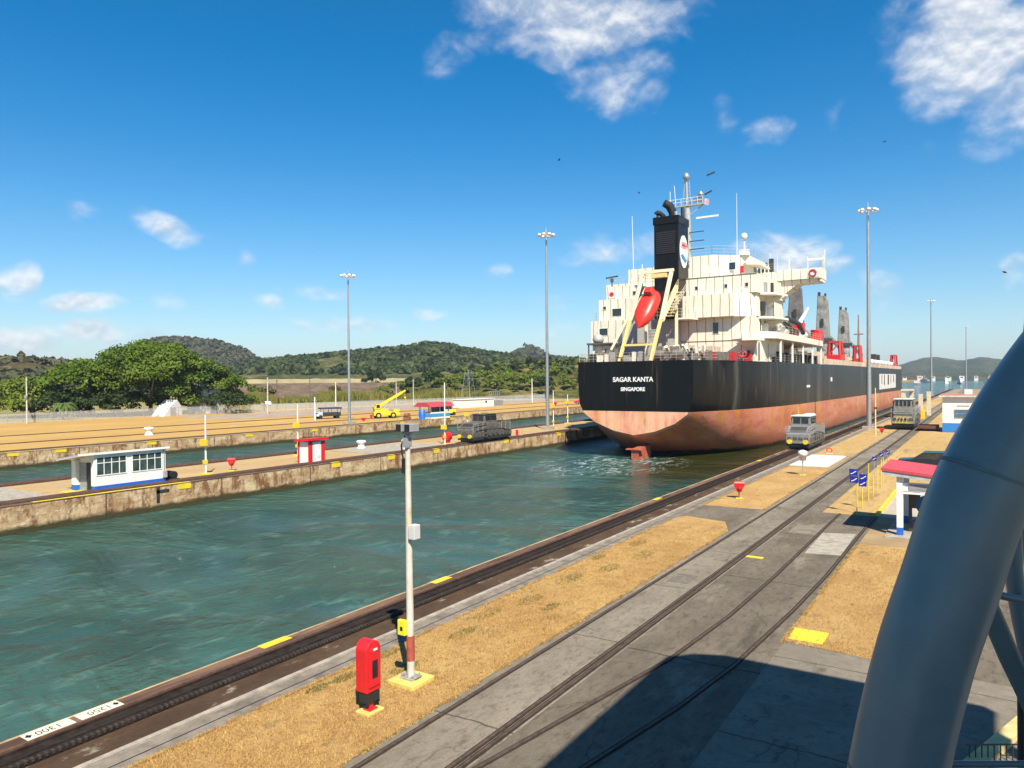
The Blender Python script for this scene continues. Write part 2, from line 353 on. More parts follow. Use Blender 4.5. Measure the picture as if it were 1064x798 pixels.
# lock walls: stained concrete with algae towards the water line
lw = bpy.data.materials.new('lock_wall_concrete'); lw.use_nodes = True; q = NT(lw.node_tree)
ob = q.n('ShaderNodeTexCoord').outputs['Object']; zz = q.sep(ob)[2]
nA = q.noise(q.mapping(ob, (1, .5, 1.2)), .9, 7, .7); nB = q.noise(q.mapping(ob, (1, 1.1, .45)), .9, 7, .75)
c = q.mix(q.mr(nA, .35, .65), (.36, .23, .12), (.60, .47, .28))
c = q.mix(q.mr(nB, .47, .62, 0, .9), c, (.17, .07, .03))
c = q.mix(q.mr(q.noise(ob, 2.2, 6, .7), .58, .7, 0, .85), c, (.72, .63, .46))
alg = q.math('ADD', zz, q.math('MULTIPLY', q.math('SUBTRACT', nA, .5), .7))
c = q.mix(q.mr(alg, -1.5, -1.15, 1, 0), c, (.055, .05, .022))
ln = q.math('LESS_THAN', q.math('FRACT', q.math('MULTIPLY', q.sep(ob)[1], 1/9.1)), .012)
c = q.mix(q.math('MULTIPLY', ln, .8), c, (.05, .035, .025))
p = q.n('ShaderNodeBsdfPrincipled', ins={'Base Color': c, 'Roughness': .9, 'Specular IOR Level': .2})
bn = q.n('ShaderNodeBump', ins={'Strength': .7, 'Distance': .12, 'Height': q.noise(ob, 3.5, 7, .7)}); q.set(p.inputs['Normal'], bn.outputs[0])
q.set(q.n('ShaderNodeOutputMaterial').inputs[0], p.outputs[0])
COPE = M('brown_coping', (.085, .05, .034), .9, col2=(.19, .115, .075), scale=1.6, st=(1, .25, 1), bump=.5, bscale=12, stain=(.30, .20, .12), stain_amt=.75, stain_scale=1.5, stain_st=(2.5, .3, 1), spec=.15)
COPETAN = M('tan_coping', (.4, .27, .13), .8, col2=(.55, .42, .22), scale=1.3, st=(1, .4, 1), stain=(.14, .085, .05), stain_amt=.75, stain_scale=1.5)
SOIL = M('soil', (.3, .21, .1), .95, scale=.4)

struct(MB().box(XN+.7, 500, Y0, Y1, -6, 0).build('ground', SOIL))
wn_ = tag(MB().box(XN, XN+.69, Y0, Y1, -8, .02).build('lock_wall', [lw]), 'near lock wall of stained brown concrete below the grass verge', 'lock wall')
tag(wn_, group='lock walls')
MB().box(XN-.02, XN+.08, Y0, Y1-.5, -.25, .062).build('edge_lip', [COPETAN], wn_)
MB().box(XN+.082, XN+.685, Y0, Y1-.5, .024, .07).build('coping', [COPE], wn_)
struct(MB().box(XL+.5, XI-.5, Y0, Y1, -6, 0).build('lock_island', ISL))
wi = tag(MB().box(XI-.499, XI, Y0, Y1, -8, .0).build('lock_wall', [lw]), 'rust streaked concrete wall of the centre island facing the main canal', 'lock wall', 'lock walls')
MB().box(XI-.49, XI+.03, Y0, Y1-.5, .004, .05).build('coping', [COPE], wi)
wl = tag(MB().box(XL, XL+.499, Y0, Y1, -8, .0).build('lock_wall', [lw]), 'back wall of the centre island facing the second canal lane', 'lock wall', 'lock walls')
MB().box(XL-.03, XL+.49, Y0, Y1-.5, .004, .06).build('coping', [BROWNSTEEL], wl)
wb = tag(MB().box(XB-.499, XB, Y0, Y1, -8, .0).build('lock_wall', [lw]), 'far bank lock wall of mottled concrete under the floodlight mast', 'lock wall', 'lock walls')
MB().box(XB-.49, XB+.03, Y0, Y1-.5, .004, .06).build('coping', [COPETAN], wb)
# far bank terrain sheet (flat) and the wild land behind it
struct(MB().box(-161, XB-.5, Y0, 700, -6, 0).build('far_bank', FARBANK))
struct(MB().box(-3900, -161.01, Y0, 4000, -6, -.02).build('terrain', ROUGHGR))
struct(MB().box(-161.01, XB-.5, 700.01, 4000, -6, -.02).build('terrain', ROUGHGR))

# strips of the near side
def strip(name, mat, x0, x1, y0, y1, z): return struct(MB().sheet([(x0, y0), (x1, y0), (x1, y1), (x0, y1)], z).build(name, mat))
strip('gravel_strip', GRAVEL, XN+.7, -15.1, Y0, Y1, .006)
struct(MB().box(-15.1, -14.95, Y0, Y1, -.1, .06).build('kerb', CONCPALE))
strip('concrete_strip', CONC, -14.95, -14.2, Y0, Y1, .012)
struct(MB().box(-14.58, -14.555, Y0, Y1, -.05, .022).build('kerb', DARK))
struct(MB().sheet([(-14.2, Y0), (-10.75, Y0), (-10.75, 36.3), (-11.6, 38.6), (-13.9, 39.2), (-14.2, 38.6)], .016).build('grass_verge', DRYGRASS))
struct(MB().sheet([(-14.2, 38.61), (-13.9, 39.21), (-11.6, 38.61), (-10.75, 36.31), (-10.75, 43.2), (-14.2, 43.0)], .010).build('crossing', ROADDARK))
struct(MB().sheet([(-14.2, 43.0), (-10.75, 43.2), (-10.75, 65.5), (-14.2, 65.2)], .016).build('grass_verge', DRYGRASS))
struct(MB().box(-14.25, -11.2, 66.0, 75.8, -.1, .07).build('concrete_slab', M('white_slab', (.6, .59, .55), .8, var=.08, stain=(.4, .37, .32), stain_amt=.4)))
strip('grass_verge', DIRT, -14.2, -10.75, 76.0, 300, .014)
strip('road', ROAD, -10.75, -8.55, Y0, Y1, .008)
struct(MB().sheet([(-8.55, Y0), (-4.9, Y0), (-4.9, 44), (-8.55, 44)], .008).build('road', ROADDARK))
strip('dirt_path', ROADDARK, -8.55, -7.75, 44, 300, .007)
strip('dirt_verge', DIRT, -7.75, -5.05, 44, 300, .012)
struct(MB().sheet([(-5.0, 22.0), (-2.4, 21.7), (-1.2, 21.6), (-1.0, 36.9), (-4.85, 36.4)], .016).build('grass_verge', DRYGRASS))
struct(MB().sheet([(-4.9, Y0), (60, Y0), (60, 21.5), (-2.4, 21.7), (-4.9, 22)], .008).build('apron', APRON))
struct(MB().sheet([(-1.19, 21.6), (60, 21.51), (60, 43.9), (-.99, 43.9)], .009).build('apron', ROADDARK))
strip('paving', PAVE, -4.9, 14, 44.0, 58, .012)
strip('dirt_verge', DIRT, -5.0, 30, 58.01, 114, .010)
struct(MB().sheet([(-6.62, 33.4), (-5.22, 33.7), (-5.3, 38.7), (-6.72, 38.2)], .014).build('concrete_patch', CONCPALE))
struct(MB().sheet([(-8.2, 37.5), (-6.95, 37.6), (-6.95, 40.2), (-8.2, 40.0)], .014).build('concrete_patch', CONC))
struct(MB().box(-10.1, -9.3, 26.2, 27.5, .0, .013).build('manhole_frame', M('manhole', (.15, .13, .10), .9, var=.3, scale=4)))

# ------------------------------------------------------------------ hills
HILLMATS = {}
def hill_mat(name, c1, c2, c3, s=.03):
    mt = bpy.data.materials.new(name); mt.use_nodes = True; q = NT(mt.node_tree)
    ob = q.n('ShaderNodeTexCoord').outputs['Object']
    a = q.mr(q.noise(ob, s, 8, .7), .38, .62); b = q.mr(q.noise(ob, s*6, 6, .75), .4, .62)
    c = q.mix(a, c1, c2); c = q.mix(b, c, c3)
    p = q.n('ShaderNodeBsdfPrincipled', ins={'Base Color': c, 'Roughness': 1., 'Specular IOR Level': .05})
    bn = q.n('ShaderNodeBump', ins={'Strength': .8, 'Distance': 5., 'Height': q.noise(ob, s*8, 6, .75)}); q.set(p.inputs['Normal'], bn.outputs[0])
    q.set(q.n('ShaderNodeOutputMaterial').inputs[0], p.outputs[0]); return mt
def hill(prof, RR, front, back, bump, mat, nr=60, na=420, cell=9.0, seed=0., base=-2.0):
    pa = [a for a, h in prof][::-1]; ph = [h for a, h in prof][::-1]
    azs = np.linspace(pa[0]-2.5, pa[-1]+2.5, na)
    hs = np.interp(azs, [pa[0]-2.5]+pa+[pa[-1]+2.5], [base]+ph+[base])
    k = np.ones(7)/7; hs = np.convolve(np.pad(hs, 3, mode='edge'), k, mode='valid')
    rr = np.linspace(RR-front, RR+back, nr)
    V = []
    for i, a in enumerate(azs):
        ca, sa = math.cos(R(a)), math.sin(R(a))
        for r in rr:
            u = (r-(RR-front))/front if r < RR else 1-(r-RR)/back
            u = max(0., min(1., u)); f = u*u*(3-2*u)
            px, py = -sa*r, ca*r
            n = noise.fractal(Vector((px/cell*.22+seed, py/cell*.22, seed)), 1.0, 2.0, 3)*.6 + noise.noise(Vector((px/cell+seed, py/cell, 2.)))*.55
            big = noise.noise(Vector((px/140+seed, py/140, 5.)))
            V.append((px, py, base + (hs[i]-base)*f*(1+.10*big*(1-f)) + bump*n*min(1, f*4)))
    i = np.arange(na-1)[:, None]*nr + np.arange(nr-1)[None, :]
    Fq = np.stack([i, i+nr, i+nr+1, i+1], -1).reshape(-1, 4)[:, ::-1]
    struct(bigmesh('hills', V, Fq, mat, smooth=True)); return np.array(V)
FOREST = hill_mat('forest_hill', (.07, .085, .025), (.25, .21, .09), (.05, .07, .02), .02)
FORESTGREY = hill_mat('dry_forest', (.055, .062, .03), (.10, .09, .05), (.03, .042, .018), .018)
SCRUB = hill_mat('scrub_slope', (.10, .115, .03), (.30, .24, .09), (.05, .075, .018), .025)
BROWNSCRUB = hill_mat('brown_scrub', (.16, .12, .06), (.10, .095, .035), (.07, .06, .025), .03)
FARHILL = hill_mat('far_forest', (.05, .07, .04), (.12, .10, .06), (.03, .05, .03), .008)
VA = hill([(a_, h_-8) for a_, h_ in [(64.47, 16.9), (61.67, 37.3), (59.9, 61.6), (59.3, 73.9), (58.39, 81.9), (56.85, 84.0), (55.27, 81.5), (53.66, 70.9), (52.22, 53.5), (51.35, 43.9), (49.66, 32.5), (46.88, 17.4), (44.03, 10.3)]], 1300, 420, 300, 3.6, FORESTGREY, cell=11, seed=1.3)
VB = hill([(a_, h_-4.5) for a_, h_ in [(58, 6), (56.25, 12.9), (53.68, 25.1), (51.69, 31.3), (49.65, 34.5), (48.27, 36.7), (46.16, 40.0), (44.01, 43.2), (42.56, 44.3), (40.73, 48.7), (39.63, 51.4), (38.52, 50.8), (37.4, 47.4), (35.92, 43.9), (34.8, 40.5), (32.93, 35.8), (30.69, 31.1), (28.45, 28.5), (26.23, 24.7), (23.29, 17.7)]], 850, 330, 220, 3.0, FOREST, cell=9, seed=4.1, na=520)
VC = hill([(35.19, 26.4), (33.68, 51.5), (32.93, 63.1), (32.18, 73.7), (31.43, 72.5), (30.68, 62.6), (29.79, 48.6), (27.71, 42.2), (24.75, 33.5)], 1500, 300, 300, 4.5, FORESTGREY, cell=12, seed=7.7, na=240)
VD = hill([(76, 16), (73.23, 18.5), (70.52, 19.7), (67.6, 19.4), (66.58, 20.5), (65.53, 19.5), (64.46, 18.4), (62.81, 15.6), (59.92, 10.9)], 500, 240, 200, 2.2, BROWNSCRUB, cell=7, seed=2.9, na=300)
VE = hill([(41.13, 4.1), (37.43, 8.2), (35.19, 11.3), (32.94, 13.9), (30.69, 16.0), (28.82, 17.4), (27.7, 18.2), (25.48, 19.3), (21.84, 16.8)], 420, 170, 220, 1.7, SCRUB, cell=6, seed=9.2, na=360)
hill([(11, 20), (7.11, 24.4), (5.31, 39.5), (4.43, 54.9), (3.57, 66.9), (2.72, 69.1), (2.16, 62.2), (1.34, 54.0), (0.9, 60.9), (0.26, 66.3), (-0.79, 56.0), (-2.02, 45.6), (-4.75, 45.8), (-8.33, 30.9)], 2800, 1000, 500, 6.0, FARHILL, cell=22, seed=5.5, na=420)
# low far shore in front of the far hills
hill([(16, 6), (7, 10), (4, 13), (1, 12), (-3, 14), (-9, 10)], 1750, 200, 200, 4.0, FARHILL, cell=14, seed=3.5, na=260, nr=30)
# dark earth embankment with a pale track on top, beyond the tall grass
EMB = M('dark_earth', (.085, .058, .04), .95, col2=(.14, .10, .06), scale=.25, st=(1, 1, 3))
def emb(a0, a1, r0, r1, z0, z1, mat, name):
    V = []; n = 60
    for i in range(n):
        a = R(a0+(a1-a0)*i/(n-1)); d = Vector((-math.sin(a), math.cos(a), 0))
        for r, z in ((r0, z0), (r0+9, z1+.4*noise.noise(Vector((i*.3, z1, 0)))), (r1, z1), (r1+10, z0)):
            V.append(tuple(d*r + Vector((0, 0, z))))
    i = np.arange(n-1)[:, None]*4 + np.arange(3)[None, :]
    return struct(bigmesh(name, V, np.stack([i, i+4, i+5, i+1], -1).reshape(-1, 4), mat))
emb(41.5, 53.5, 372, 420, -1, 6.6, EMB, 'embankment')
emb(40, 53, 425, 470, -1, 8.9, M('pale_track', (.26, .22, .12), .95, scale=.1), 'embankment')

# ------------------------------------------------------------------ trees and grass
def leaf_mat(name, a, b, c, s=.5):
    mt = bpy.data.materials.new(name); mt.use_nodes = True; q = NT(mt.node_tree)
    ob = q.n('ShaderNodeTexCoord').outputs['Object']
    k = q.mix(q.mr(q.noise(ob, s, 5, .7), .35, .65), a, b); k = q.mix(q.mr(q.noise(ob, s*7, 3, .7), .45, .75), k, c)
    d = q.n('ShaderNodeBsdfPrincipled', ins={'Base Color': k, 'Roughness': .6, 'Specular IOR Level': .2})
    tr = q.n('ShaderNodeBsdfTranslucent', ins={'Color': k}); mx = q.n('ShaderNodeMixShader', ins={0: .3})
    q.set(mx.inputs[1], d.outputs[0]); q.set(mx.inputs[2], tr.outputs[0]); q.set(q.n('ShaderNodeOutputMaterial').inputs[0], mx.outputs[0]); return mt
LEAF = leaf_mat('tree_leaves', (.055, .115, .008), (.16, .235, .02), (.03, .066, .007), .16)
LEAF2 = leaf_mat('bush_leaves', (.105, .17, .015), (.22, .26, .03), (.055, .10, .01), .2)
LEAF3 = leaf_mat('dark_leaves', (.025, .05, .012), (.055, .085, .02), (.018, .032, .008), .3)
LEAF4 = leaf_mat('dry_leaves', (.16, .14, .045), (.22, .17, .06), (.08, .085, .03), .3)
PALM = leaf_mat('palm_leaves', (.08, .14, .03), (.14, .19, .05), (.04, .07, .02), 1)
BARK = M('bark', (.16, .125, .09), .9, col2=(.28, .23, .18), scale=2, st=(1, 1, .3))
def leaf_cloud(name, clumps, n, size, mat, parent, seed, up=.35):
    g = np.random.default_rng(seed)
    C = np.array([c for c, r in clumps], float); Rr = np.array([r for c, r in clumps], float)
    wgt = (Rr[:, 0]*Rr[:, 1]); wgt /= wgt.sum()
    idx = g.choice(len(C), n, p=wgt)
    d = g.normal(size=(n, 3)); d /= np.linalg.norm(d, axis=1)[:, None]
    d[:, 2] = np.where(d[:, 2] < -.35, -d[:, 2]*.6, d[:, 2])
    rad = 1 - .5*g.random(n)**2.2
    P = C[idx] + d*Rr[idx]*rad[:, None]
    nn = d*.9 + g.normal(size=(n, 3))*.55 + np.array([0, 0, up]); nn /= np.linalg.norm(nn, axis=1)[:, None]
    a = np.cross(nn, g.normal(size=(n, 3))); a /= np.linalg.norm(a, axis=1)[:, None]; b = np.cross(nn, a)
    sz = size*(.6+.8*g.random(n))[:, None]
    V = np.stack([P-a*sz*.5, P+b*sz*.32-a*sz*.05, P+a*sz*.5, P-b*sz*.32+a*sz*.05], 1).reshape(-1, 3)
    return bigmesh(name, V, np.arange(4*n).reshape(-1, 4), mat, parent)
def tree(label, x, y, rad, h, n, size, mat, seed, trunk_h=.35, group=None, nclump=22, flat=.55, name='broadleaf_tree', z0=0.0, detail=True, forks=5):
    g = random.Random(seed); o = thing(name, label, 'tree', (x, y, z0), 0, group)
    th = h*trunk_h; b = MB()
    b.tube([(0, 0, -.3), (.1*rad*.1, 0, th*.5), (0, .05*rad*.2, th)], [h*.035+.06, h*.026+.04, h*.022+.03], 8)
    cl = []
    for k in range(nclump):
        a = g.random()*2*math.pi; rr = rad*math.sqrt(g.random())*.86
        top = h*(1-.50*(rr/rad)**2.2)
        cr = rad*(.17+.13*g.random())
        zl = h*(.26-.10*(rr/rad)) if detail else th
        zc = top-cr*flat-(0 if k % 3 else g.random()*max(0, top-cr*flat-zl))
        cl.append(((rr*math.cos(a), rr*math.sin(a), max(zl, zc)), (cr, cr, cr*flat)))
    cl.append(((0, 0, h*.72), (rad*.45, rad*.45, h*.22)))
    for k in range(forks):
        c, r_ = cl[k]
        b.tube([(0, 0, th*.9), (c[0]*.45, c[1]*.45, th+(c[2]-th)*.55), (c[0], c[1], c[2])], [h*.018+.02, h*.012+.02, .03], 6)
    b.build('trunk', BARK, o)
    leaf_cloud('crown', cl, n, size, mat, o, seed)
    return o
G = 'spreading trees behind the chain link fence'
tree('low leftmost bushy tree at the left edge behind the fence', -184, 82, 10, 9.5, 8000, .7, LEAF2, 21, .1, G, 40, .75)
tree('broad olive green tree left of the tallest crown behind the palm', -176, 91, 11.5, 13.8, 14000, .7, LEAF, 22, .12, G, 54, .75)
tree('tallest wide domed dark green tree of the left grove', -168, 101, 14.5, 18.2, 24000, .7, LEAF, 23, .12, G, 80, .65)
tree('rounded dark tree right of the tallest crown, above the white tent', -165, 110, 11, 14.2, 13000, .68, LEAF, 24, .14, G, 54, .75)
tree('lower spreading tree at the right end of the left grove', -162, 118, 8, 9.5, 8000, .62, LEAF2, 25, .1, G, 36, .75)
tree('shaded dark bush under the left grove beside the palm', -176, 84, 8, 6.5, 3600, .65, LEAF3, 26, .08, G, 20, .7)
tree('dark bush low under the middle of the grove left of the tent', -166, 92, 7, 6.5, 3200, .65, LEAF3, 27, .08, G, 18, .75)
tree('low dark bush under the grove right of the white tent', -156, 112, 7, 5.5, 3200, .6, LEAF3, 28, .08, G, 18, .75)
tree('round dark green tree alone above the tall grass behind the yellow crane', -278, 294, 7.0, 14.2, 2600, 1.0, LEAF3, 31, .2, None, 16, .9)
# palm
pt = thing('palm_tree', 'small pale green palm in front of the left trees behind the fence', 'palm', (-163.5, 79, 0))
MB().tube([(0, 0, -.2), (.1, .1, 1.5), (.25, .1, 3.0)], [.28, .2, .18], 8).build('trunk', BARK, pt)
b = MB()
for k in range(26):
    a = k*2.399; e = .2+.9*((k*7) % 26)/26; ln = 3.2
    for j in range(7):
        def pp(u): return Vector((.25+math.cos(a)*ln*u*math.cos(e*.6), .1+math.sin(a)*ln*u*math.cos(e*.6), 3.0+ln*(math.sin(e)*u*1.1 - 1.15*u*u)))
        u0 = j/7; p0, p1 = pp(u0), pp(u0+1/7); w = .42*math.sin(math.pi*(.15+.8*u0)); s_ = Vector((-math.sin(a), math.cos(a), -.6))*w
        b.add([p0, p0+s_, p1+s_*.9, p1], [(0, 1, 2, 3)]); s2 = Vector((math.sin(a), -math.cos(a), -.6))*w
        b.add([p0, p1, p1+s2*.9, p0+s2], [(0, 1, 2, 3)])
b.build('crown', PALM, pt, fixn=False)
# bushes and trees on the slope right of the lone tree
def at(az, r): return (-math.sin(R(az))*r, math.cos(R(az))*r)
BUSH = [(41.6, 345, 5, 8, 0), (40.6, 330, 6, 9.5, 2), (39.4, 340, 5.5, 13, 2), (38.6, 350, 4, 12.5, 2), (38.0, 325, 6, 10, 0), (37.0, 330, 6.5, 11, 0), (36.0, 320, 5, 10, 2), (35.1, 330, 6.5, 13, 0), (34.2, 315, 5.5, 9, 0), (33.2, 325, 7, 13, 0), (32.2, 310, 6, 10, 0), (31.2, 318, 7, 12, 0), (30.3, 300, 5, 9, 2), (29.6, 320, 6, 14, 0), (28.5, 310, 4, 9, 0), (27.3, 318, 5, 11, 3), (42.8, 335, 3.5, 5.5, 0), (34.7, 355, 4, 15, 2), (32.5, 372, 5, 18, 2), (30.0, 385, 5, 20, 2), (36.5, 360, 4, 14, 0), (26.4, 330, 5, 13, 0), (46.3, 330, 3, 6, 3), (51.2, 300, 4, 6, 3), (29.2, 370, 4, 16.5, 0), (31.3, 395, 5, 20, 2), (27.9, 372, 3.5, 17, 2), (33.9, 392, 4, 17.5, 0)]
ML = [LEAF2, LEAF, LEAF3, LEAF4]; KN = ['mid green', 'green', 'dark green', 'dry yellowish']
ORD = 'first second third fourth fifth sixth seventh eighth ninth tenth eleventh twelfth thirteenth fourteenth'.split()
order = sorted(range(len(BUSH)), key=lambda i: -BUSH[i][0])
for i, (a_, r_, rad, h, k) in enumerate(BUSH):
    x, y = at(a_, r_); pos = order.index(i); low = BUSH[i][0] > 44
    ref = ('%s from the lone round tree towards the ship' % ORD[pos]) if pos < 14 else ('%s back from the ship stern' % ORD[len(BUSH)-1-pos])
    tree('%s %s slope tree, %s' % ('taller' if h > 11 else 'low', KN[k], ref), x, y, rad, h, 1300, .95, ML[k], 50+i, .12, 'trees on the slope behind the far bank', 14, .8, name='hillside_tree', forks=2)
# forest canopy covering the hills, far too many crowns to count
def forest(V, n, rad, mat, seed, label, lo=.12, keep=0.0):
    g = np.random.default_rng(seed); V = V[V[:, 2] > V[:, 2].max()*lo]
    P = V[g.integers(0, len(V), n)] + np.concatenate([g.normal(size=(n, 2))*rad, np.zeros((n, 1))], 1)
    m_ = np.array([noise.noise(Vector((p[0]/60, p[1]/60, seed))) for p in P]) > keep; P = P[m_]; n = len(P)
    rr = rad*(.6+.8*g.random(n)); q_ = 7
    C = np.repeat(P, q_, 0); Rr = np.repeat(rr, q_)[:, None]
    d = g.normal(size=(n*q_, 3)); d[:, 2] = np.abs(d[:, 2]); d /= np.linalg.norm(d, axis=1)[:, None]
    pc = C + d*Rr*np.array([.75, .75, .9]); nn = d+g.normal(size=d.shape)*.4; nn /= np.linalg.norm(nn, axis=1)[:, None]
    a = np.cross(nn, g.normal(size=nn.shape)); a /= np.linalg.norm(a, axis=1)[:, None]; b = np.cross(nn, a); s0 = Rr*.75
    W_ = np.stack([pc-a*s0, pc+b*s0*.8, pc+a*s0, pc-b*s0*.8], 1).reshape(-1, 3)
    tag(bigmesh('forest', W_, np.arange(len(W_)).reshape(-1, 4), mat), label, 'forest', kind='stuff')
FL1 = leaf_mat('forest_leaves', (.045, .075, .018), (.10, .125, .035), (.025, .045, .012), .03)
FL2 = leaf_mat('dry_forest_leaves', (.075, .085, .038), (.14, .13, .065), (.045, .058, .025), .02)
FL3 = leaf_mat('scrub_leaves', (.07, .11, .02), (.15, .17, .045), (.04, .065, .015), .05)
forest(VA, 9000, 4.5, FL2, 1, 'dry grey green woodland covering the tallest left hill', keep=-.25)
forest(VB, 11000, 3.4, FL1, 2, 'dense green woodland covering the long middle hill', lo=.30, keep=-.22)
forest(VC, 3000, 5, FL2, 3, 'grey green woodland on the small far peak left of the ship')
forest(VD, 2600, 2.6, FL2, 4, 'brownish scrub on the low ridge behind the left grove', keep=-.1)
forest(VE, 2600, 1.9, FL3, 5, 'green scrub dotted over the tan slope left of the ship', keep=.05)
# tall grass band, nobody could count its blades
TG = leaf_mat('tall_grass', (.17, .19, .035), (.30, .26, .06), (.10, .13, .02), .08)
n = 30000; g = np.random.default_rng(3)
uu = g.random(n); ww = g.random(n)
A0 = np.array([-212, 150]); A1 = np.array([-128, 330])
px = A0[0]+(A1[0]-A0[0])*uu - 26*ww; py = A0[1]+(A1[1]-A0[1])*uu + 12*ww
hh = (2.6+1.5*g.random(n))*(.75+.3*np.sin(uu*31)+.15*np.sin(uu*90)) ; th = g.random(n)*6.28; w_ = .22+.2*g.random(n)
lean = g.normal(size=(n, 2))*.5
V = np.zeros((n, 3, 3)); V[:, 0] = np.stack([px-np.cos(th)*w_, py-np.sin(th)*w_, np.zeros(n)-.1], 1); V[:, 1] = np.stack([px+np.cos(th)*w_, py+np.sin(th)*w_, np.zeros(n)-.1], 1)
V[:, 2] = np.stack([px+lean[:, 0], py+lean[:, 1], hh], 1)
tag(bigmesh('tall_grass', V.reshape(-1, 3), np.arange(3*n).reshape(-1, 3), TG), 'tall yellow green grass growing beyond the far bank road', 'grass', kind='stuff')
# short dry blades on the near verges
DG = leaf_mat('dry_blades', (.52, .325, .115), (.64, .44, .165), (.32, .185, .07), 2.)
def blades(name, n, x0, x1, y0, y1, label, seed, pw=1.6, hmax=.07):
    g = np.random.default_rng(seed); px = x0+(x1-x0)*g.random(n); py = y0+(y1-y0)*g.random(n)**pw
    cl = np.sin(px*3.1+np.sin(py*1.7)*2)*np.sin(py*2.3+np.sin(px*2.9)*1.5); keep = g.random(n) < .62+.38*cl
    px, py = px[keep], py[keep]; n = len(px)
    th = g.random(n)*6.28; w_ = .006+.006*g.random(n); hh = hmax*(.35+.65*g.random(n)); ln = g.normal(size=(n, 2))*.035
    V = np.zeros((n, 3, 3)); V[:, 0] = np.stack([px-np.cos(th)*w_, py-np.sin(th)*w_, np.full(n, .012)], 1); V[:, 1] = np.stack([px+np.cos(th)*w_, py+np.sin(th)*w_, np.full(n, .012)], 1)
    V[:, 2] = np.stack([px+ln[:, 0], py+ln[:, 1], .016+hh], 1)
    tag(bigmesh(name, V.reshape(-1, 3), np.arange(3*n).reshape(-1, 3), DG), label, 'grass', kind='stuff')
blades('dry_grass_blades', 110000, -14.16, -10.8, 6.5, 36.2, 'short dry straw coloured grass on the verge beside the red cabinet', 11)
blades('dry_grass_blades', 26000, -4.85, -.5, 21.8, 36.3, 'short dry straw coloured grass in front of the red roofed hut', 12, 1.3)
g = np.random.default_rng(5); V = []
for (xe, sgn, ya, yb, n_) in ((-14.2, -1, 7.5, 38, 130), (-10.75, 1, 9.5, 36, 130), (-14.2, -1, 43, 65, 60), (-10.75, 1, 43, 65, 60), (-4.9, -1, 22, 36, 70)):
    for k in range(n_):
        y0 = ya+(yb-ya)*g.random()**1.3; ln = .12+.5*g.random(); wd = .03+.13*g.random()
        for j in range(int(60+90*ln)):
            x = xe+sgn*(wd*g.random()**1.5)-sgn*.03; y = y0+ln*(g.random()-.5); t_ = g.random()*6.28; w = .009
            V += [(x-math.cos(t_)*w, y-math.sin(t_)*w, .012), (x+math.cos(t_)*w, y+math.sin(t_)*w, .012), (x+g.normal()*.04, y+g.normal()*.04, .02+.06*g.random())]
tag(bigmesh('grass_fringe', V, np.arange(len(V)).reshape(-1, 3), DG), 'ragged dry grass fringe creeping over the edges of the concrete', 'grass', kind='stuff')
GG = leaf_mat('green_tufts', (.16, .17, .045), (.24, .22, .07), (.09, .11, .03), 2.)
g = np.random.default_rng(77); V = []
for (tx, ty, tr) in [(-14.0, 15.2, .35), (-13.8, 13.4, .3), (-13.9, 12.6, .25), (-13.6, 19.5, .5), (-13.2, 21.5, .5), (-13.3, 24.5, .6), (-12.7, 26.8, .5), (-12.4, 29.5, .6), (-13.5, 31.5, .5), (-12.9, 14.7, .35), (-13.2, 17.6, .4), (-12.2, 21.2, .35), (-13.9, 28.2, .4)]:
    for k in range(420):
        a = g.random()*6.28; r_ = tr*math.sqrt(g.random()); x, y = tx+r_*math.cos(a)*.6, ty+r_*math.sin(a)*1.5
        if x < -14.18: continue
        t_ = g.random()*6.28; w = .008; V += [(x-math.cos(t_)*w, y-math.sin(t_)*w, .012), (x+math.cos(t_)*w, y+math.sin(t_)*w, .012), (x+g.normal()*.03, y+g.normal()*.03, .03+.07*g.random())]
tag(bigmesh('green_tufts', V, np.arange(len(V)).reshape(-1, 3), GG), 'scattered greenish grass tufts along the concrete strip of the verge', 'grass', kind='stuff')

# ------------------------------------------------------------------ rails
def rail_path(pts, w, h, z=0.0, mb=None, mi=0):
    mb = mb or MB()
    for (a, b) in zip(pts[:-1], pts[1:]):
        mb.bar((a[0], a[1], z), (b[0], b[1], z), w, h, mi)
    return mb
RAILTOP = M('worn_rail', (.085, .06, .045), .6, var=.3, scale=6, spec=.25)
GROOVE = M('rail_groove', (.04, .031, .024), .95, spec=.1)
def track(label, lines, group='railway tracks set in the quays', double=False):
    o = thing('railway_track', label, 'track', (lines[0][0][0], lines[0][0][1], 0), 0, group)
    off = (lines[0][0][0], lines[0][0][1], 0)
    for pts in lines:
        g_ = MB(off)
        for a, b in zip(pts[:-1], pts[1:]):
            d = (Vector((*b, 0))-Vector((*a, 0))).normalized(); n_ = Vector((-d.y, d.x, 0))
            for (o0, o1, zz_) in ((-.075, .085, .0185),):
                va, vb = Vector((*a, zz_)), Vector((*b, zz_)); g_.add([va+n_*o0, vb+n_*o0, vb+n_*o1, va+n_*o1], [(0, 1, 2, 3)])
        gr = g_.build('groove', GROOVE, o)
        rail_path(pts, .058, .03, .026, MB(off)).build('rail', RAILTOP, o)
    return o
track('straight flush return track nearest the dry grass verge', [[(-10.42, -60), (-10.42, 470)], [(-8.86, -60), (-8.86, 470)], [(-8.68, -60), (-8.68, 470)]])
def crv(p, n=14):
    out = []
    for i in range(len(p)-1):
        out.append(p[i])
    return p
track('curved siding track swinging off the return track by the shadow', [[(-9.5, 2), (-8.95, 8), (-8.38, 11.73), (-7.86, 14.9), (-7.2, 19), (-6.9, 23.4), (-6.8, 29), (-6.83, 36), (-6.85, 44)], [(-8.0, 2), (-7.3, 8), (-6.62, 12.8), (-6.0, 16.2), (-5.61, 19.4), (-5.3, 25), (-5.15, 30), (-5.13, 36.7), (-5.1, 44)]])
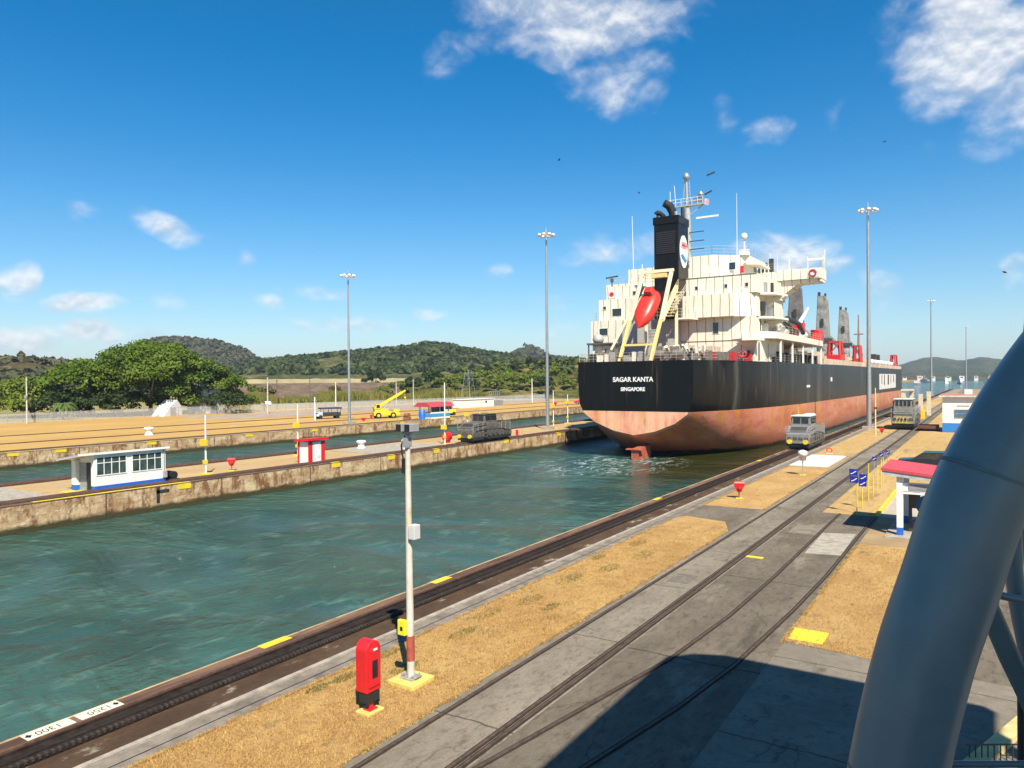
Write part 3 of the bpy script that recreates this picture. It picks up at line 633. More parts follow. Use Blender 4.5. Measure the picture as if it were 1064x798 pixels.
rk = thing('rack_rail', 'dark toothed rack rail with guide rails beside the near canal edge', 'rack rail', (-16.35, 0, 0))
off = (-16.35, 0, 0)
b = MB(off).box(-16.62, -16.02, Y0, Y1-1, .0, .10)
b.box(-16.66, -16.60, Y0, Y1-1, .0, .15); b.box(-16.30, -16.24, Y0, Y1-1, .101, .13); b.build('rack', M('rack_iron', (.026, .019, .015), .85, var=.4, scale=5, spec=.15), rk)
b = MB(off)
yy = 2.0
while yy < 45: b.box(-16.10, -16.0, yy, yy+.05, .06, .13); yy += .13
b.build('rack_teeth', M('worn_teeth', (.04, .031, .024), .8, var=.4), rk)['kind'] = 'stuff'
MB(off).box(-16.90, -16.83, Y0, Y1-1, .06, .12).build('guide_rail', BROWNSTEEL, rk)
# painted distance plates on the coping
PLATE = M('sign_cream', (.72, .68, .52), .6, var=.1, stain=(.35, .27, .16), stain_amt=.6, stain_scale=5)
for (ya, yb, body, lab) in ((7.44, 8.42, '1300', 'left cream distance plate with an arrow on the canal edge'), (8.55, 9.5, '1250', 'right cream distance plate with black digits on the canal edge')):
    o = thing('distance_plate', lab, 'sign', (-17.2, (ya+yb)/2, .071), 0, 'distance plates on the coping')
    MB().box(-.19, .2, -(yb-ya)/2, (yb-ya)/2, 0, .012).build('plate', PLATE, o)
    text('digits', body, .30, BLACK, o, (0.01, .0, .0125), (0, 0, R(90+180)), .001, 0.9)
    MB().prism([(-.1, -.0), (.0, .07), (.1, 0), (0, -.07)], 'z', .0125, .014).build('arrow', BLACK, o).location = (0.01, (-.40 if body == '1300' else .38), 0)
# yellow mooring marks on copings and walls
def mark(o, x0, x1, y0, y1, z0, z1): MB().box(x0, x1, y0, y1, z0, z1).build('painted_mark', YEL, o)
for y in (13.6, 21.3, 43.0, 67.5): mark(wn_, XN-.025, XN+.30, y, y+1.0, .071, .076)
for y in (33.2, 48.6, 56.2, 63.5, 77.5, 91.0): mark(wi, XI+.002, XI+.034, y-.45, y+.55, -.42, -.02); mark(wi, XI-.3, XI+.034, y-.45, y+.55, .051, .056)
for y in (38.5, 43.5, 54.6, 69.5, 82, 103, 118): mark(wb, XB+.002, XB+.034, y-.6, y+.6, -.4, -.06); mark(wb, XB-.45, XB+.034, y-.7, y+.8, .061, .07)
# ladder recess crack
MB().box(XI+.002, XI+.02, 31.0, 31.25, -1.2, -.05).build('recess', DARK, wi); MB().box(XI+.002, XI+.02, 31.0, 32.0, -.5, -.25).build('recess', DARK, wi)
# island and far bank tracks
for (x, lab) in ((-51.9, 'dark rack track on the near side of the centre island'), (-61.4, 'dark track on the second lane side of the centre island')):
    o = thing('railway_track', lab, 'track', (x, 0, 0), 0, 'railway tracks set in the quays')
    MB().box(-.45, .45, Y0, Y1-1, .002, .10).build('bed', M('oily_bed', (.05, .035, .028), .85, var=.3), o)
    for dx in (-.36, -.1, .1, .36): MB().box(dx-.05, dx+.05, Y0, Y1-1, .101, .2).build('rail', BROWNSTEEL, o)
for (x, lab) in ((-92.2, 'dark track along the edge of the far bank'), (-104.0, 'thin return track in the orange grass of the far bank'), (-119.5, 'farthest thin track line in the orange grass of the far bank')):
    o = thing('railway_track', lab, 'track', (x, 0, 0), 0, 'railway tracks set in the quays')
    MB().box(*((-.75, .75) if x > -95 else (-.3, .3)), Y0, 690, .002, .03).build('bed', M('oily_bed', (.05, .035, .028), .85), o)
    for dx in ((-.7, .7) if x > -95 else (-.2, .2)): MB().box(dx-.05, dx+.05, Y0, 690, .031, .10).build('rail', BROWNSTEEL, o)
strip('paved_lane', APRON, -160, -124, Y0, 700, .006) if False else None
strip('service_road', M('service_road', (.33, .27, .2), .9, scale=.3, var=.2), -150, -128, 95, 700, .008)
struct(MB().box(-59.8, -52.8, 56.2, 68.5, -.05, .05).build('concrete_slab', CONCPALE))
struct(MB().box(-60.5, -53.4, 18, 25, -.05, .03).build('concrete_slab', CONCPALE))
struct(MB().box(-51.3, -50.95, 22.8, 33.2, .051, .058).build('edge_paint', YEL))

# ------------------------------------------------------------------ ship
SX, SY = -34.7, 80.0
ship = thing('cargo_ship', 'black and red bulk carrier with cream deckhouse and black funnel in the lock', 'ship', (SX, SY, WZ))
SO = (SX, SY, WZ)
hm = bpy.data.materials.new('hull_paint'); hm.use_nodes = True; q = NT(hm.node_tree)
ob = q.n('ShaderNodeTexCoord').outputs['Object']; ox, oy, oz = q.sep(ob)[0:3]
streak = q.noise(q.mapping(ob, (1, .55, .05)), 1.0, 6, .7); blot = q.noise(q.mapping(ob, (1, .25, 1)), .5, 7, .7); fine = q.noise(q.mapping(ob, (1, .5, 1)), 2.6, 6, .7)
blk = q.mix(q.mr(streak, .45, .7, 0, .8), (.005, .006, .007), (.013, .0135, .014)); blk = q.mix(q.mr(fine, .62, .75, 0, .4), blk, (.04, .04, .037))
vst = q.noise(q.mapping(ob, (.02, .16, .012)), 1.0, 5, .75); blk = q.mix(q.mr(vst, .52, .66, 0, .75), blk, (.075, .075, .066))
seam = q.math('LESS_THAN', q.math('FRACT', q.math('MULTIPLY', q.math('ADD', oy, 5.1), 1/13.5)), .012); blk = q.mix(q.math('MULTIPLY', seam, .5), blk, (.12, .115, .09))
red = q.mix(q.mr(blot, .35, .65), (.54, .165, .10), (.70, .29, .195)); red = q.mix(q.mr(streak, .47, .64, 0, .9), red, (.60, .27, .055)); red = q.mix(q.mr(fine, .6, .74, 0, .7), red, (.25, .06, .04))
big = q.noise(q.mapping(ob, (1, .10, .22), rot=(R(24), 0, 0)), .9, 7, .72); red = q.mix(q.mr(big, .54, .66, 0, .75), red, (.62, .26, .04)); red = q.mix(q.mr(q.noise(q.mapping(ob, (1, .3, .5), (3, 8, 2)), .8, 8, .75), .57, .68, 0, .6), red, (.20, .06, .045)); red = q.mix(q.mr(q.noise(q.mapping(ob, (1, .18, .4), (9, 1, 4)), .7, 6, .7), .56, .68, 0, .6), red, (.78, .42, .32))
low = q.mr(oz, .1, 2.6, 1, 0); red = q.mix(q.math('MULTIPLY', low, .7), red, (.36, .10, .055))
pale = q.math('MULTIPLY', q.math('LESS_THAN', oy, .6), q.mr(q.noise(q.mapping(ob, (.8, 1, .12)), 1.2, 5, .7), .3, .62)); red = q.mix(q.math('MULTIPLY', pale, .75), red, (.78, .50, .32))
base_dark = q.mr(q.math('ADD', oz, q.math('MULTIPLY', q.math('SUBTRACT', streak, .5), .8)), .35, .75, .92, 0); red = q.mix(base_dark, red, (.035, .03, .02))  # red turns dark in a ragged band just above the waterline
line = q.math('SUBTRACT', q.math('SUBTRACT', 5.55, q.math('MULTIPLY', oy, .0035)), oz)
scf = q.math('MULTIPLY', q.mr(q.noise(q.mapping(ob, (1, .12, .6), (1, 5, 7)), .8, 7, .75), .52, .64), q.mr(oz, 5.2, 7.2, .8, 0)); blk = q.mix(scf, blk, (.004, .004, .004))
blk = q.mix(q.math('MULTIPLY', q.mr(q.noise(q.mapping(ob, (1, .3, .04), (2, 2, 2)), 1.2, 5, .7), .62, .7), .35), blk, (.13, .085, .05))
c = q.mix(q.math('GREATER_THAN', line, 0.), blk, red)
p = q.n('ShaderNodeBsdfPrincipled', ins={'Base Color': c, 'Roughness': q.math('ADD', .26, q.math('MULTIPLY', fine, .15)), 'Specular IOR Level': .22})
bn = q.n('ShaderNodeBump', ins={'Strength': .12, 'Distance': .15, 'Height': q.noise(q.mapping(ob, (1, 1, .5)), .7, 3, .5)}); q.set(p.inputs['Normal'], bn.outputs[0])
q.set(q.n('ShaderNodeOutputMaterial').inputs[0], p.outputs[0])
DZ = 9.62
ST = [(80.0, [(0, .95), (2.6, 1.45), (5.0, 2.4), (6.5, 3.5), (7.05, 4.6), (7.2, 6.5), (7.22, DZ)]),
      (82.0, [(0, -.1), (2.9, .6), (5.6, 1.9), (7.1, 3.2), (7.6, 4.6), (7.8, 6.5), (7.85, DZ)]),
      (85.0, [(0, -1.6), (3.2, -.7), (6.4, .9), (8.0, 2.8), (8.5, 4.6), (8.75, 6.5), (8.8, DZ)]),
      (89.0, [(0, -3.2), (3.7, -2.2), (7.4, -.3), (9.0, 2.2), (9.5, 4.6), (9.75, 6.5), (9.8, DZ)]),
      (95.0, [(0, -5), (4.5, -4.0), (8.6, -1.5), (10.1, 1.8), (10.5, 4.6), (10.6, 6.5), (10.65, DZ)]),
      (103., [(0, -6.5), (5.5, -5.8), (9.6, -3), (11.0, 1.2), (11.2, 4.6), (11.3, 6.5), (11.3, DZ)]),
      (114., [(0, -7.5), (7, -7.3), (10.8, -4.5), (11.6, .5), (11.65, 4.6), (11.7, 6.5), (11.7, DZ)])]
for yb in (150, 200, 250, 268): ST.append((yb, [(0, -7.6), (8, -7.5), (11.3, -5.5), (11.7, .5), (11.7, 4.6), (11.7, 6.5), (11.7, DZ+.15)]))
for yb, k, dz in ((278, .86, .5), (287, .55, 1.2), (294, .22, 2.0), (297, .03, 2.4)): ST.append((yb, [(0, -7.5), (8*k*.8, -7.3), (11.3*k*.85, -5), (11.7*k*.9, .5), (11.7*k*.95, 4.6), (11.7*k, 6.5), (11.7*min(1, k*1.06), DZ+dz)]))
vs = []; k = len(ST[0][1])
for yb, pr in ST:
    for h_, z_ in reversed(pr): vs.append((SX-h_, yb, z_))
    for h_, z_ in pr[1:]: vs.append((SX+h_, yb, z_))
w = 2*k-1; fs = [(i*w+j, i*w+j+1, (i+1)*w+j+1, (i+1)*w+j) for i in range(len(ST)-1) for j in range(w-1)]
hb = MB(SO); hb.add(vs, fs, 0, True); hb.add(vs[:w], [tuple(range(w))], 0); hb.add(vs[-w:], [tuple(range(w))], 0)
hull = hb.build('hull', [hm], ship)
DECK = M('deck_paint', (.30, .11, .08), .8, var=.2)
db = MB(SO)
for (ya, pa), (yb, pb) in zip(ST[:-1], ST[1:]):
    ha, za = pa[-1]; hb_, zb = pb[-1]; db.add([(SX-ha+.05, ya, za-.06), (SX+ha-.05, ya, za-.06), (SX+hb_-.05, yb, zb-.06), (SX-hb_+.05, yb, zb-.06)], [(0, 1, 2, 3)])
db.build('deck', DECK, ship)
text('ship_name', 'SAGAR KANTA', .76, WHITE, hull, (-.05, -.045, 9.25), (R(90), 0, 0), .02, .98, .02)
text('home_port', 'SINGAPORE', .60, WHITE, hull, (-.05, -.045, 8.12), (R(90), 0, 0), .02, .95, .02)
# white panel with dark strokes painted far forward on the starboard side
MB(SO).box(SX+11.7, SX+11.73, 209, 249, 4.2, 8.2).build('hull_lettering', M('hull_white', (.7, .68, .62), .6, var=.12, stain=(.4, .33, .28), stain_amt=.5), hull)
b = MB(SO)
for y_, w_, z0 in ((213.5, 1.2, 5.6), (219, 1.6, 5.3), (227.5, 3.0, 5.3), (235, 1.2, 5.6), (242, 1.6, 5.8)): b.box(SX+11.735, SX+11.76, y_, y_+w_, z0, 8.0)
b.build('lettering_stroke', DARK, hull, each=True)
b = MB(SO)  # draught mark, small pale plate, hull chain marks
b.box(SX+11.64, SX+11.72, 118.5, 121.0, 6.0, 6.35); b.box(SX+11.69, SX+11.73, 139, 140.5, 6.8, 7.5)
b.build('hull_mark', WHITE, hull, each=True)
# rudder and stern bulb
MB(SO).prism([(79.0, -.55), (82.6, -.3), (83.2, -5), (79.4, -5)], 'x', SX+.1, SX+1.0).build('rudder', M('rudder_paint', (.42, .10, .06), .6, var=.3), ship)
MB(SO).box(SX-.5, SX+1.5, 78.8, 79.6, -.66, -.54).build('rudder_plate', M('rudder_paint', (.42, .10, .06), .6), ship)

# deckhouse paint with weld seams and thin rust lines
sw = bpy.data.materials.new('deckhouse_paint'); sw.use_nodes = True; q = NT(sw.node_tree)
ob = q.n('ShaderNodeTexCoord').outputs['Object']; ox, oy, oz = q.sep(ob)[0:3]
wob = q.math('MULTIPLY', q.math('SUBTRACT', q.noise(ob, .35, 2, .5), .5), .35)
fx = q.math('FRACT', q.math('ADD', q.math('MULTIPLY', ox, 1/1.12), wob))
sm = q.math('LESS_THAN', fx, .085); gate = q.mr(q.noise(q.mapping(ob, (1, .4, .35), (4, 4, 4)), .9, 3, .6), .30, .42)
c = q.mix(q.mr(q.noise(ob, .8, 5, .6), .35, .65), (.72, .68, .55), (.79, .755, .63))
c = q.mix(q.math('MULTIPLY', q.math('MULTIPLY', sm, gate), .85), c, (.16, .12, .075))
rs = q.noise(q.mapping(ob, (1.6, 1.6, .18)), 1.4, 6, .72); c = q.mix(q.mr(rs, .64, .76, 0, .7), c, (.42, .25, .11))
p = q.n('ShaderNodeBsdfPrincipled', ins={'Base Color': c, 'Roughness': .5}); q.set(q.n('ShaderNodeOutputMaterial').inputs[0], p.outputs[0])
SEAM = M('weld_seam', (.16, .12, .07), .8)
dh = MB(SO)
T0 = DZ-.02
dh.box(-46.2, -24.0, 92.6, 108, T0, 12.3)
dh.box(-46.25, -41.2, 92.2, 106, 12.25, 15.6); dh.box(-41.2, -24.02, 92.62, 107.9, 12.302, 15.2)
dh.box(-45.4, -40.8, 93.0, 106, 15.602, 18.55); dh.box(-40.8, -33.1, 95.5, 107.8, 15.202, 18.0)
dh.prism([(-33.0, 91.6), (-26.2, 91.6), (-24.0, 93.4), (-24.0, 107.85), (-33.0, 107.85)], 'z', 15.202, 18.1)
dh.box(-44.9, -40.0, 94.5, 108.1, 18.56, 20.45); dh.box(-40.0, -33.0, 97.0, 108.1, 18.002, 20.4)
dh.box(-32.9, -23.8, 93.0, 108.2, 18.102, 20.55)
dh.prism([(-32.8, 94.2), (-29.8, 94.2), (-25.9, 97.5), (-25.9, 108), (-44, 108), (-44, 100), (-32.8, 100)], 'z', 20.552, 23.5)
deckhouse = dh.build('deckhouse', [sw], ship)
sb = MB(SO)   # horizontal deck seams proud of the aft wall
for (x0, x1, y_, z_) in ((-46.3, -23.95, 92.58, 12.28), (-33.0, -26.2, 91.58, 15.22), (-32.9, -23.75, 92.98, 18.13), (-32.85, -23.78, 92.97, 20.5), (-46.27, -41.2, 92.18, 12.26)):
    sb.box(x0, x1, y_-.03, y_+.02, z_-.05, z_+.03)
sb.box(-24.0, -23.96, 93.4, 107.8, 15.18, 15.26); sb.box(-23.8, -23.76, 93.4, 108, 18.1, 18.16)
sb.build('deck_seam', SEAM, deckhouse)
def win(x0, x1, y_, z0, z1):
    f = MB(SO).box(x0-.08, x1+.08, y_-.05, y_+.05, z0-.08, z1+.08).build('window', CREAM, deckhouse)
    MB(SO).box(x0, x1, y_-.07, y_-.051, z0, z1).build('pane', GLASS, f)
def winx(x, y0, y1, z0, z1):
    f = MB(SO).box(x-.05, x+.05, y0-.08, y1+.08, z0-.08, z1+.08).build('window', CREAM, deckhouse)
    MB(SO).box(x+.051, x+.07, y0, y1, z0, z1).build('pane', GLASS, f)
win(-29.2, -28.5, 92.62, 13.2, 14.6); win(-44.9, -43.7, 92.2, 13.6, 14.5)
for x in (-31.6, -27.8, -25.2): win(x, x+.35, 93.0, 18.95, 19.4)
win(-40.9, -40.4, 94.5, 19.1, 19.6); win(-44.7, -44.3, 93.0, 17.2, 17.6); win(-28.0, -27.2, 95.75, 21.6, 22.5)
win(-43.3, -42.0, 93.0, 16.2, 17.2); win(-31.0, -30.7, 92.62, 10.6, 10.9); win(-24.9, -24.5, 92.62, 10.3, 11.0)
for y in (95, 97.3): winx(-24.02, y, y+.5, 13.2, 14.9); winx(-24.0, y, y+.5, 16.0, 17.2)
for y in (99.5, 101.5, 103.5, 105.5): winx(-25.9, y, y+1.4, 21.6, 22.7)
# starboard side platforms and bridge wing
pl = MB(SO)
pl.prism([(-24.0, 94.5), (-22.3, 95.5), (-21.5, 99.3), (-21.9, 101.0), (-24.0, 101.0)], 'z', 18.0, 18.25)
pl.prism([(-24.0, 94.5), (-22.5, 95.5), (-21.6, 99.8), (-22.0, 102.0), (-24.0, 102.0)], 'z', 15.0, 15.25)
pl.prism([(-26.5, 91.7), (-24.9, 90.2), (-23.4, 90.4), (-22.8, 92.5), (-24.0, 93.4)], 'z', 12.1, 12.35)
pl.build('side_platform', CREAM, ship, each=True)
gus = MB(SO)
gus.add([(-24.0, 92.5, 11.9), (-26.2, 92.5, 12.1), (-23.2, 91, 12.1), (-24.2, 92.55, 10.6)], [(0, 1, 2), (0, 2, 3), (1, 3, 2), (0, 3, 1)])
gus.prism([(-24, 17.98), (-21.4, 17.98), (-24, 16.7)], 'y', 97.8, 98.1); gus.prism([(-24, 14.98), (-21.9, 14.98), (-24, 13.7)], 'y', 98.8, 99.1)
gus.build('platform_bracket', CREAM, ship, each=True)
bw = MB(SO)
bw.prism([(-24.2, 20.9), (-18.6, 20.9), (-18.6, 22.3), (-24.2, 22.3)], 'y', 105.5, 109.5)
bw.prism([(-24.4, 18.3), (-24.4, 20.88), (-18.65, 20.88), (-18.65, 20.5), (-21.6, 20.4)], 'y', 106.0, 109.0)
bw.prism([(-45.2, 20.9), (-50.2, 20.9), (-50.2, 22.3), (-45.2, 22.3)], 'y', 105.5, 109.5)
bw.box(-25.95, -24.25, 103.5, 109.4, 20.56, 21.9)
wing = bw.build('bridge_wing', [sw], ship, each=True)
MB(SO).box(-20.3, -18.9, 105.44, 105.49, 21.05, 22.15).build('lifebuoy_panel', M('panel_white', (.75, .72, .68), .5), wing)
b = MB(SO); 
for k in range(16):
    a0, a1 = k*math.pi/8, (k+1)*math.pi/8
    b.cyl((-19.6+.42*math.cos(a0), 105.38, 21.6+.42*math.sin(a0)), (-19.6+.42*math.cos(a1), 105.38, 21.6+.42*math.sin(a1)), .11, n=6)
b.build('lifebuoy', RED, wing)
b = MB(SO)
b.bar((-20.9, 109, 22.3), (-20.9, 109, 24.4), .1); b.bar((-18.9, 109, 22.3), (-18.9, 109, 24.4), .1); b.bar((-21, 109, 23.95), (-18.8, 109, 23.95), .22, .3); b.bar((-18.7, 109, 22), (-18.7, 109, 25.2), .09)
b.build('wing_lamp_frame', CREAM, wing)
b = MB(SO); b.box(-44.6, -43.6, 94.42, 94.48, 18.9, 19.9); b.build('lifebuoy_panel', M('panel_white', (.75, .72, .68), .5), deckhouse)
MB(SO).cyl((-44.1, 94.36, 19.4), (-44.1, 94.42, 19.4), .33).build('lifebuoy', RED, deckhouse)

def railing(name, pts, h, parent, mat=M('rail_cream', (.5, .47, .38), .5), step=1.6, nb=3, r=.014, off=SO):
    b = MB(off)
    for a, c in zip(pts[:-1], pts[1:]):
        a = Vector(a); c = Vector(c); L_ = (c-a).length; n = max(1, int(L_/step))
        for i in range(n+1):
            p_ = a.lerp(c, i/n); b.bar(p_, p_+Vector((0, 0, h)), r*2)
        for j in range(1, nb+1):
            z = Vector((0, 0, h*j/nb)); b.bar(a+z, c+z, r*2)
    return b.build(name, mat, parent)
railing('railing', [(-32.8, 94.3, 23.5), (-29.8, 94.3, 23.5), (-26.0, 97.6, 23.5), (-26.0, 107.8, 23.5)], 1.2, ship)
railing('railing', [(-26, 105.6, 22.3), (-18.7, 105.6, 22.3), (-18.7, 109.4, 22.3)], 1.0, ship)
railing('railing', [(-44.8, 94.6, 20.46), (-40.1, 94.6, 20.46), (-36.5, 97.1, 20.46)], 1.3, ship)
railing('railing', [(-46.2, 92.3, 15.6), (-45.5, 92.3, 15.6), (-45.5, 105, 15.6)], 1.1, ship)
railing('railing', [(-22.35, 95.6, 18.25), (-21.55, 99.3, 18.25), (-22, 100.9, 18.25)], 1.0, ship)
railing('railing', [(-22.5, 95.6, 15.25), (-21.65, 99.8, 15.25), (-22.1, 101.9, 15.25)], 1.0, ship)
railing('railing', [(-33.0, 91.0, 15.25), (-36.2, 91.0, 15.25), (-36.2, 89.4, 15.25), (-33.0, 89.4, 15.25)], 1.2, ship, step=.8)
pts = [(SX+pr[-1][0]-.15, yb, pr[-1][1]) for yb, pr in ST[:8]]
railing('railing', [(SX-7.1, 80.1, DZ), (SX+7.1, 80.1, DZ)], 1.0, ship, step=.9)
railing('railing', pts[:-1], 1.0, ship, step=1.5)
railing('railing', [(2*SX-p_[0], p_[1], p_[2]) for p_ in pts[:6]], 1.0, ship, step=1.5)
# boat deck forward of the house on the starboard side
bd = MB(SO)
bd.prism([(-24.3, 94.5), (-22.4, 97.0), (-22.2, 112), (-22.3, 128), (-23.5, 131.5), (-27, 133), (-34, 133), (-34, 108.3), (-24.3, 108.3)], 'z', 12.55, 13.4)
bdk = bd.build('boat_deck', CREAM, ship)
railing('railing', [(-22.4, 97.2, 13.35), (-22.25, 112, 13.35), (-22.35, 128, 13.35), (-23.6, 131.4, 13.35)], 1.0, bdk, step=2)
b = MB(SO)
for y in (100, 107, 114, 121, 128): b.bar((-22.6, y, DZ), (-22.6, y, 12.54), .22)
b.build('deck_pillar', WHITE, ship, each=True)
railing('railing', [(-22.7, 106, DZ+1.1), (-22.7, 133, DZ+1.1)], .9, ship, step=3)
b = MB(SO); rr = random.Random(5)
for i in range(22): 
    y = 100+i*1.45; b.box(-26.5-rr.random()*2, -24.5, y, y+.5+rr.random()*.6, DZ, DZ+1.3+rr.random()*1.2)
b.build('deck_machinery', CREAM, ship, each=True)
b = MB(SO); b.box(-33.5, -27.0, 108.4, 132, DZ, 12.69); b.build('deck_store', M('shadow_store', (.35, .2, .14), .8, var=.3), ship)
b = MB(SO)
for i in range(12): 
    y = 101+i*2.6; b.box(-24.4, -23.6, y, y+.8+rr.random()*.5, DZ, DZ+.7+rr.random()*.8)
b.build('deck_machinery', DARK, ship, each=True)
# rescue boat and its crane on the boat deck
b = MB(SO); b.tube([(-24.5, 121, 13.3), (-24.5, 121.0, 16.2)], .5, 10); b.tube([(-24.5, 121, 16.0), (-24.0, 125, 18.6)], [.35, .2], 8)
b.build('boat_crane', WHITE, ship)
MB(SO).box(-25.2, -23.8, 120.1, 121.9, 14.3, 16.0).build('crane_housing', RED, ship)
MB(SO).box(-23.9, -22.6, 126.2, 130.6, 13.36, 15.2).build('locker', RED, ship, bevel=.1)
b = MB(SO); b.tube([(-23.6, 110.5, 13.9), (-23.6, 111.4, 14.0), (-23.6, 113.6, 14.0), (-23.6, 114.6, 14.1)], [.1, .65, .65, .15], 10)
b.build('raft_canister', ORANGE, ship)
b = MB(SO); b.tube([(-23.4, 104.8, 14.0), (-23.4, 107, 14.0)], .5, 10); b.tube([(-23.4, 117.0, 14.0), (-23.4, 119.2, 14.0)], .5, 10); b.build('raft_canister', WHITE, ship, each=True)
b = MB(SO); b.tube([(-22.6, 103.5, 15.5), (-22.2, 109, 15.1), (-22.4, 113, 14.0)], .35, 8); b.tube([(-22.9, 103.5, 14.9), (-22.9, 110, 14.0)], .3, 8); b.build('vent_pipe', DARK, ship, each=True)
# aft deck machinery, winches, drums
b = MB(SO)
for i in range(26):
    x = -41.5+i*.62+rr.random()*.2; 
    if -38.5 < x < -34: continue
    y = 82+rr.random()*4; b.box(x, x+.3+rr.random()*.5, y, y+.7, DZ, DZ+.5+rr.random()*1.3)
for x in (-32.5, -30.2, -40.4): b.tube([(x-.6, 83, DZ+.8), (x+.6, 83, DZ+.8)], .55, 12)
b.build('mooring_winch', M('winch_grey', (.16, .15, .13), .6, var=.4, scale=4, grime=.4), ship, each=True)
b = MB(SO)
for i in range(9): x = -33.2+i*.8; b.box(x, x+.3+.3*rr.random(), 85.5, 86.3, DZ+.3, DZ+.9+1.1*rr.random())
b.build('mooring_gear', M('pale_gear', (.5, .44, .33), .6, var=.3, scale=4), ship, each=True)
b = MB(SO)
for y, x in ((84.6, -27.0), (85.4, -26.4), (87.0, -25.7), (88.0, -25.5), (92.5, -24.7)): b.box(x-.45, x+.45, y-.8, y+.9, DZ, DZ+1.0)
b.build('red_box', REDDULL, ship, each=True)
b = MB(SO)
for k in range(16):
    a0, a1 = k*math.pi/8, (k+1)*math.pi/8; b.cyl((-24.62+.36*math.cos(a0), 89.6, DZ+.75+.36*math.sin(a0)), (-24.62+.36*math.cos(a1), 89.6, DZ+.75+.36*math.sin(a1)), .1, n=6)
b.build('lifebuoy', RED, ship)
MB(SO).box(-42.4, -41.3, 88.5, 89.6, DZ, DZ+1.9).build('blue_locker', BLUE, ship)
b = MB(SO); b.box(-43.6, -40.2, 85.6, 89.5, 12.0, 12.2)
for x in (-43.4, -40.4): b.bar((x, 85.8, DZ), (x, 85.8, 12.0), .15)
b.build('awning', M('awning_dark', (.08, .09, .09), .7), ship)
b = MB(SO); b.lathe([(.01, 0), (.6, .1), (.75, .5), (.6, 1.0), (.2, 1.2), (.03, 3.2)], (-42.6, 87, 12.2), 12); b.build('satellite_dome', M('dome_grey', (.4, .4, .38), .5), ship)

# engine casing and funnel
b = MB(SO); b.box(-41.0, -33.4, 91.0, 92.5, T0, 15.2); b.build('casing', M('casing_grey', (.40, .39, .35), .6, var=.1, stain=(.2, .18, .14)), ship)
FUN = M('funnel_black', (.008, .008, .009), .32, var=.3, stain=(.025, .025, .025), stain_amt=.5, stain_scale=.6, spec=.2)
b = MB(SO); b.box(-36.1, -32.82, 90.2, 93.95, 15.25, 28.2); fun = b.build('funnel', FUN, ship, bevel=.08)
b = MB(SO); b.box(-36.2, -32.72, 90.1, 94.05, 27.35, 28.35); b.build('funnel_band', FUN, fun, bevel=.05)
b = MB(SO); 
for k in range(11): b.box(-35.75, -33.2, 90.1, 90.16, 23.6+.26*k, 23.78+.26*k)
b.build('louvre', BLACK, fun)
b = MB(SO); b.box(-35.3, -33.4, 90.08, 90.14, 16.5, 18.7); b.build('funnel_door', BLACK, fun)
b = MB(SO)
b.tube([(-34.3, 92.4, 28.2), (-34.3, 92.3, 29.2), (-34.6, 91.9, 30.0), (-35.1, 91.4, 30.35)], [.55, .55, .55, .5], 12)
b.tube([(-35.3, 91.6, 28.2), (-35.3, 91.5, 28.7), (-35.6, 91.1, 29.05), (-35.9, 90.8, 29.1)], [.34, .34, .32, .3], 10)
b.tube([(-36.0+.15, 91.0, 28.2), (-35.9, 91.0, 28.9), (-36.2, 90.8, 29.2)], .17, 8); b.tube([(-33.2, 92.8, 28.2), (-33.2, 92.8, 29.8)], .2, 8)
b.build('exhaust_pipe', BLACK, fun, each=True)
b = MB(SO); b.tube([(-33.75, 92.0, 28.3), (-33.75, 92.0, 29.2)], .28, 10); b.build('exhaust_pipe', GALV, fun)
def ellip(mb, cy, cz, ry, rz, x0, x1, n=28): mb.prism([(cy+ry*math.cos(2*math.pi*i/n), cz+rz*math.sin(2*math.pi*i/n)) for i in range(n)], 'x', x0, x1)
b = MB(SO); ellip(b, 92.1, 23.9, 1.42, 2.1, -32.82, -32.76); lg = b.build('funnel_logo', M('logo_white', (.8, .8, .8), .5, var=.03), fun)
b = MB(SO)
for i in range(4): y = 91.15+i*.5; b.prism([(y, 24.25), (y+.28, 24.25), (y+.42, 25.1), (y+.14, 25.1)], 'x', -32.755, -32.735)
b.box(-32.755, -32.735, 91.2, 93.2, 24.62, 24.75); b.build('logo_lettering', RED, lg)
b = MB(SO); b.prism([(90.95, 23.3), (91.6, 23.55), (92.3, 23.25), (93.0, 22.9), (93.2, 23.3), (93.05, 22.75), (92.4, 22.45), (91.8, 22.75), (91.3, 22.95)], 'x', -32.755, -32.735); b.build('logo_wave', M('logo_blue', (.02, .22, .5), .5), lg)
# radar mast behind the funnel
b = MB((SX+1.0, SY, WZ))
b.tube([(-33.0, 97, 23.4), (-33.0, 97, 30.6)], [.55, .42], 10); b.tube([(-33.0, 97, 30.6), (-33.1, 97, 35.2)], [.2, .1], 8)
b.bar((-36.0, 97, 30.9), (-30.6, 97, 30.9), .7, .16); b.bar((-33.6, 97, 31.0), (-33.3, 97, 34.4), .08); b.bar((-32.5, 97, 31.0), (-32.7, 97, 34.2), .08)
for i in range(6): b.bar((-33.55+.02*i, 97, 31.4+.5*i), (-32.6-.01*i, 97, 31.4+.5*i), .05)
b.bar((-36, 97, 30.85), (-33.4, 97, 29.6), .12); b.bar((-30.7, 97, 30.85), (-32.7, 97, 29.6), .12)
mast = b.build('radar_mast', M('mast_grey', (.38, .38, .36), .5, var=.15), ship)
b = MB((SX+1.0, SY, WZ))
for i in range(8): x = -36.0+i*.75; b.bar((x, 96.7, 31), (x, 96.7, 31.9), .05)
